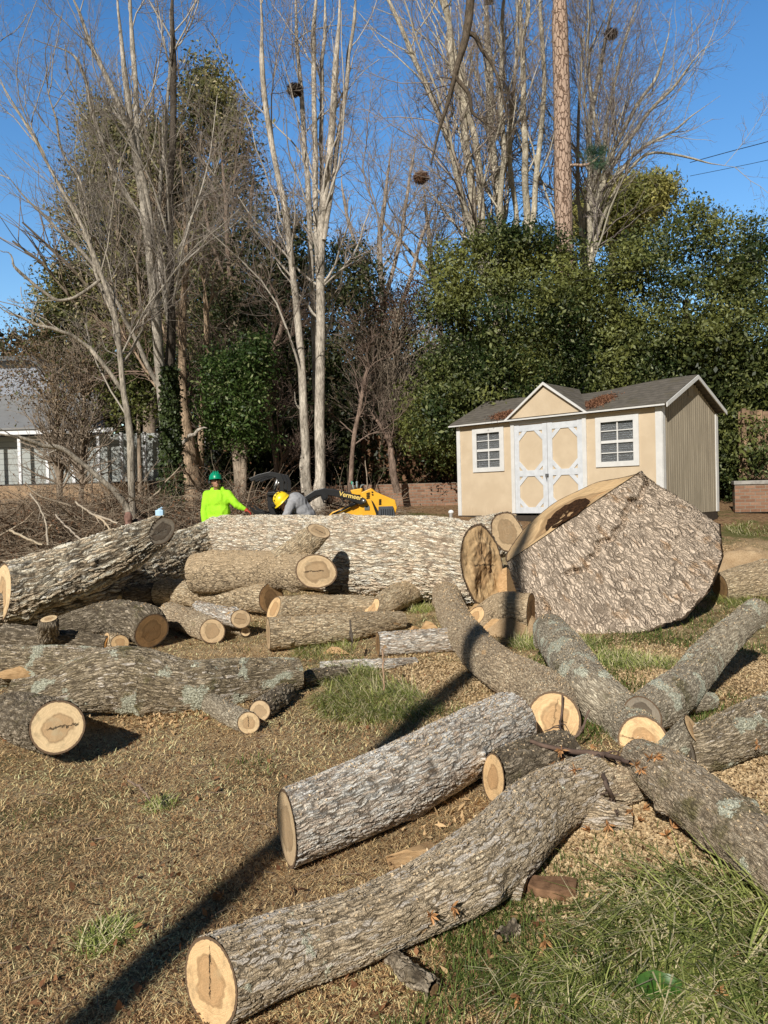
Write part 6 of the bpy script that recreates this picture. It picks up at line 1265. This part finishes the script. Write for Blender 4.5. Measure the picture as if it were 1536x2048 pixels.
# fallen leaves and seed pods
n = 800; x, y = near(n, 1.8, 12, -45, 45); P = np.stack([x, y, gz_(x, y) + .012 + rng.random(n) * .02], -1); V, Fq = leafcards(P, n, .042, np.tile([[0, 0, 1.]], (n, 1)), .6); f = rng.random((n, 1))
c = np.array((.12,.05,.025)) * (1 - f) + np.array((.38,.19,.09)) * f; tag(mk('fallen_leaves', V, Fq, M_litter, None, {'col': np.repeat(np.hstack([c, np.ones((n, 1))]), 4, 0)}, smooth=False), 'curled brown leaves scattered on the lawn', kind='stuff')
def pod(px, py, d, label, s=1.):
    c = hit(px, py, .025); k = 14; up = unit(np.array([[random.uniform(-.6, .6), -.6, random.uniform(-.2, .5)]]))[0]; D = unit(up + rng.normal(size=(k, 3)) * .42); P = c + D * .0; pr = c + D * .055 * s
    S = unit(np.cross(D, rng.normal(size=(k, 3)))) * .0055 * s; m = c + D * .03 * s; V = np.stack([P - S * .4, m - S, pr, m + S], 1).reshape(-1, 3); i = np.arange(k) * 4
    cc = np.repeat(colarr(k, (.56,.30,.13), .3), 4, 0); tag(mk('seed_pod', V, np.stack([i, i+1, i+2, i+3], -1), M_litter, None, {'col': cc}, smooth=False), label, 'seed pod', 'open tulip tree seed pods')
pods = [(1270,1530,4.45),(1282,1538,4.4),(1300,1518,4.4),(1312,1512,4.4),(1122,1500,4.8),(1130,1515,4.75),(1102,1528,4.7),(1180,1492,4.8),(1150,1540,4.6),(1262,1620,4.1),(1285,1618,4.1),(1275,1640,4.0),(1345,1655,0),(1332,1670,0),(1515,1490,0),(860,1830,0),(905,1812,0),(1180,1660,0),(1130,1668,0),(1215,1650,0),(1430,1985,0),(1035,1990,0),(445,1790,0),(1090,1880,0)]
for i, (a, b_, d) in enumerate(pods):
    pod(a, b_, d, 'orange brown tulip tree seed pod scattered among the logs', .85)
n = 16000; x, y = near(n, 1.8, 10, -48, 48); P = np.stack([x, y, gz_(x, y) + .006 + rng.random(n) * .02], -1); V, Fq = leafcards(P, n, .016, np.tile([[0, 0, 1.]], (n, 1)), .7); f = rng.random((n, 1))
c = np.array((.05,.028,.016)) * (1 - f) + np.array((.30,.17,.09)) * f; tag(mk('bark_crumbs', V, Fq, M_litter, None, {'col': np.repeat(np.hstack([c, np.ones((n, 1))]), 4, 0)}, smooth=False), 'dark bark crumbs and leaf fragments scattered over the lawn', kind='stuff')
n = 500; x, y = near(n, 1.9, 8, -45, 45); a = rng.uniform(0, 6.28, n); L = rng.uniform(.03, .14, n); D = np.stack([np.cos(a), np.sin(a), np.zeros(n)], -1); P0 = np.stack([x, y, gz_(x, y) + .012], -1)
P = P0[:, None] + D[:, None] * (np.linspace(-.5, .5, 5)[None, :, None] * L[:, None, None]) + rng.normal(size=(n, 5, 3)) * .002; V, Fq = tubes(P, np.full((n, 5), 1.) * rng.uniform(.001, .003, n)[:, None], 4)
tag(mk('twig_litter', V, Fq, M_twig, None, {'col': colarr(len(V), (.26,.19,.13), .5)}), 'broken bits of twig lying on the lawn', kind='stuff')
# one broad green leaf, heart shaped with a folded midrib
c = G(1322, 1985, .045); b = MB(); k = 12; V = []
for i in range(k + 1):
    t = i / k; w_ = .047 * (math.sin(math.pi * (t * .93 + .07)) ** .8) * (1.15 - .75 * t) if t < 1 else .001; x = -.06 + .125 * t; z = .015 * math.sin(t * 3.1)
    for s_ in (-1, -.5, 0, .5, 1):
        V.append((c[0] + x - (.03 * (1 - t) ** 6 if abs(s_) > .4 else 0), c[1] + s_ * w_, c[2] + z + .014 * abs(s_) + .018 * s_ + random.uniform(-.002, .002)))
b.add(V, [(5*i+j, 5*i+j+1, 5*i+j+6, 5*i+j+5) for i in range(k) for j in range(4)])
lm = NT('broad_leaf'); lm = lm.out(lm.mix(lm.ss(lm.noise(lm.obj(), 35, 4), .35, .65), (.035,.10,.012), (.07,.17,.025)), .4, .5, transl=.3)
tag(b.build('broad_leaf', lm, smooth=True), 'single broad bright green leaf in the bottom right grass', 'leaf')

# sawdust, chips and leaves that came to rest on top of the logs
def ontop(n, x0, x1, y0, y1, name, label, size, c1, c2, asp):
    dg = bpy.context.evaluated_depsgraph_get(); P = []; Nn = []
    for i in range(n):
        x, y = rng.uniform(x0, x1), rng.uniform(y0, y1)
        ok, loc, nr, _, ob, _ = sc.ray_cast(dg, Vector((x, y, 2.2)), Vector((0, 0, -1)), distance=3)
        if ok and ob.name.startswith(('log', 'branch_stub')) and nr.z > .45 + .3 * random.random(): P.append(np.array(loc) + np.array(nr) * random.uniform(.006, .016)); Nn.append(np.array(nr))
    P, Nn = np.array(P), np.array(Nn); m = len(P); V, Fq = leafcards(P, m, size, Nn, asp, 0); f = rng.random((m, 1)); c = np.array(c1) * (1 - f) + np.array(c2) * f
    tag(mk(name, V, Fq, M_litter, None, {'col': np.repeat(np.hstack([c, np.ones((m, 1))]), 4, 0)}, smooth=False), label, kind='stuff')
ontop(26000, -1.2, 3.2, 2.2, 6.6, 'sawdust_flecks', 'pale sawdust flecks lying on top of the near logs', .014, (.45,.31,.17), (.85,.66,.42), .5)
ontop(7000, -3.5, 2.5, 6.6, 11.5, 'sawdust_flecks', 'sawdust flecks lying on top of the farther logs', .03, (.42,.29,.16), (.75,.56,.34), .5)
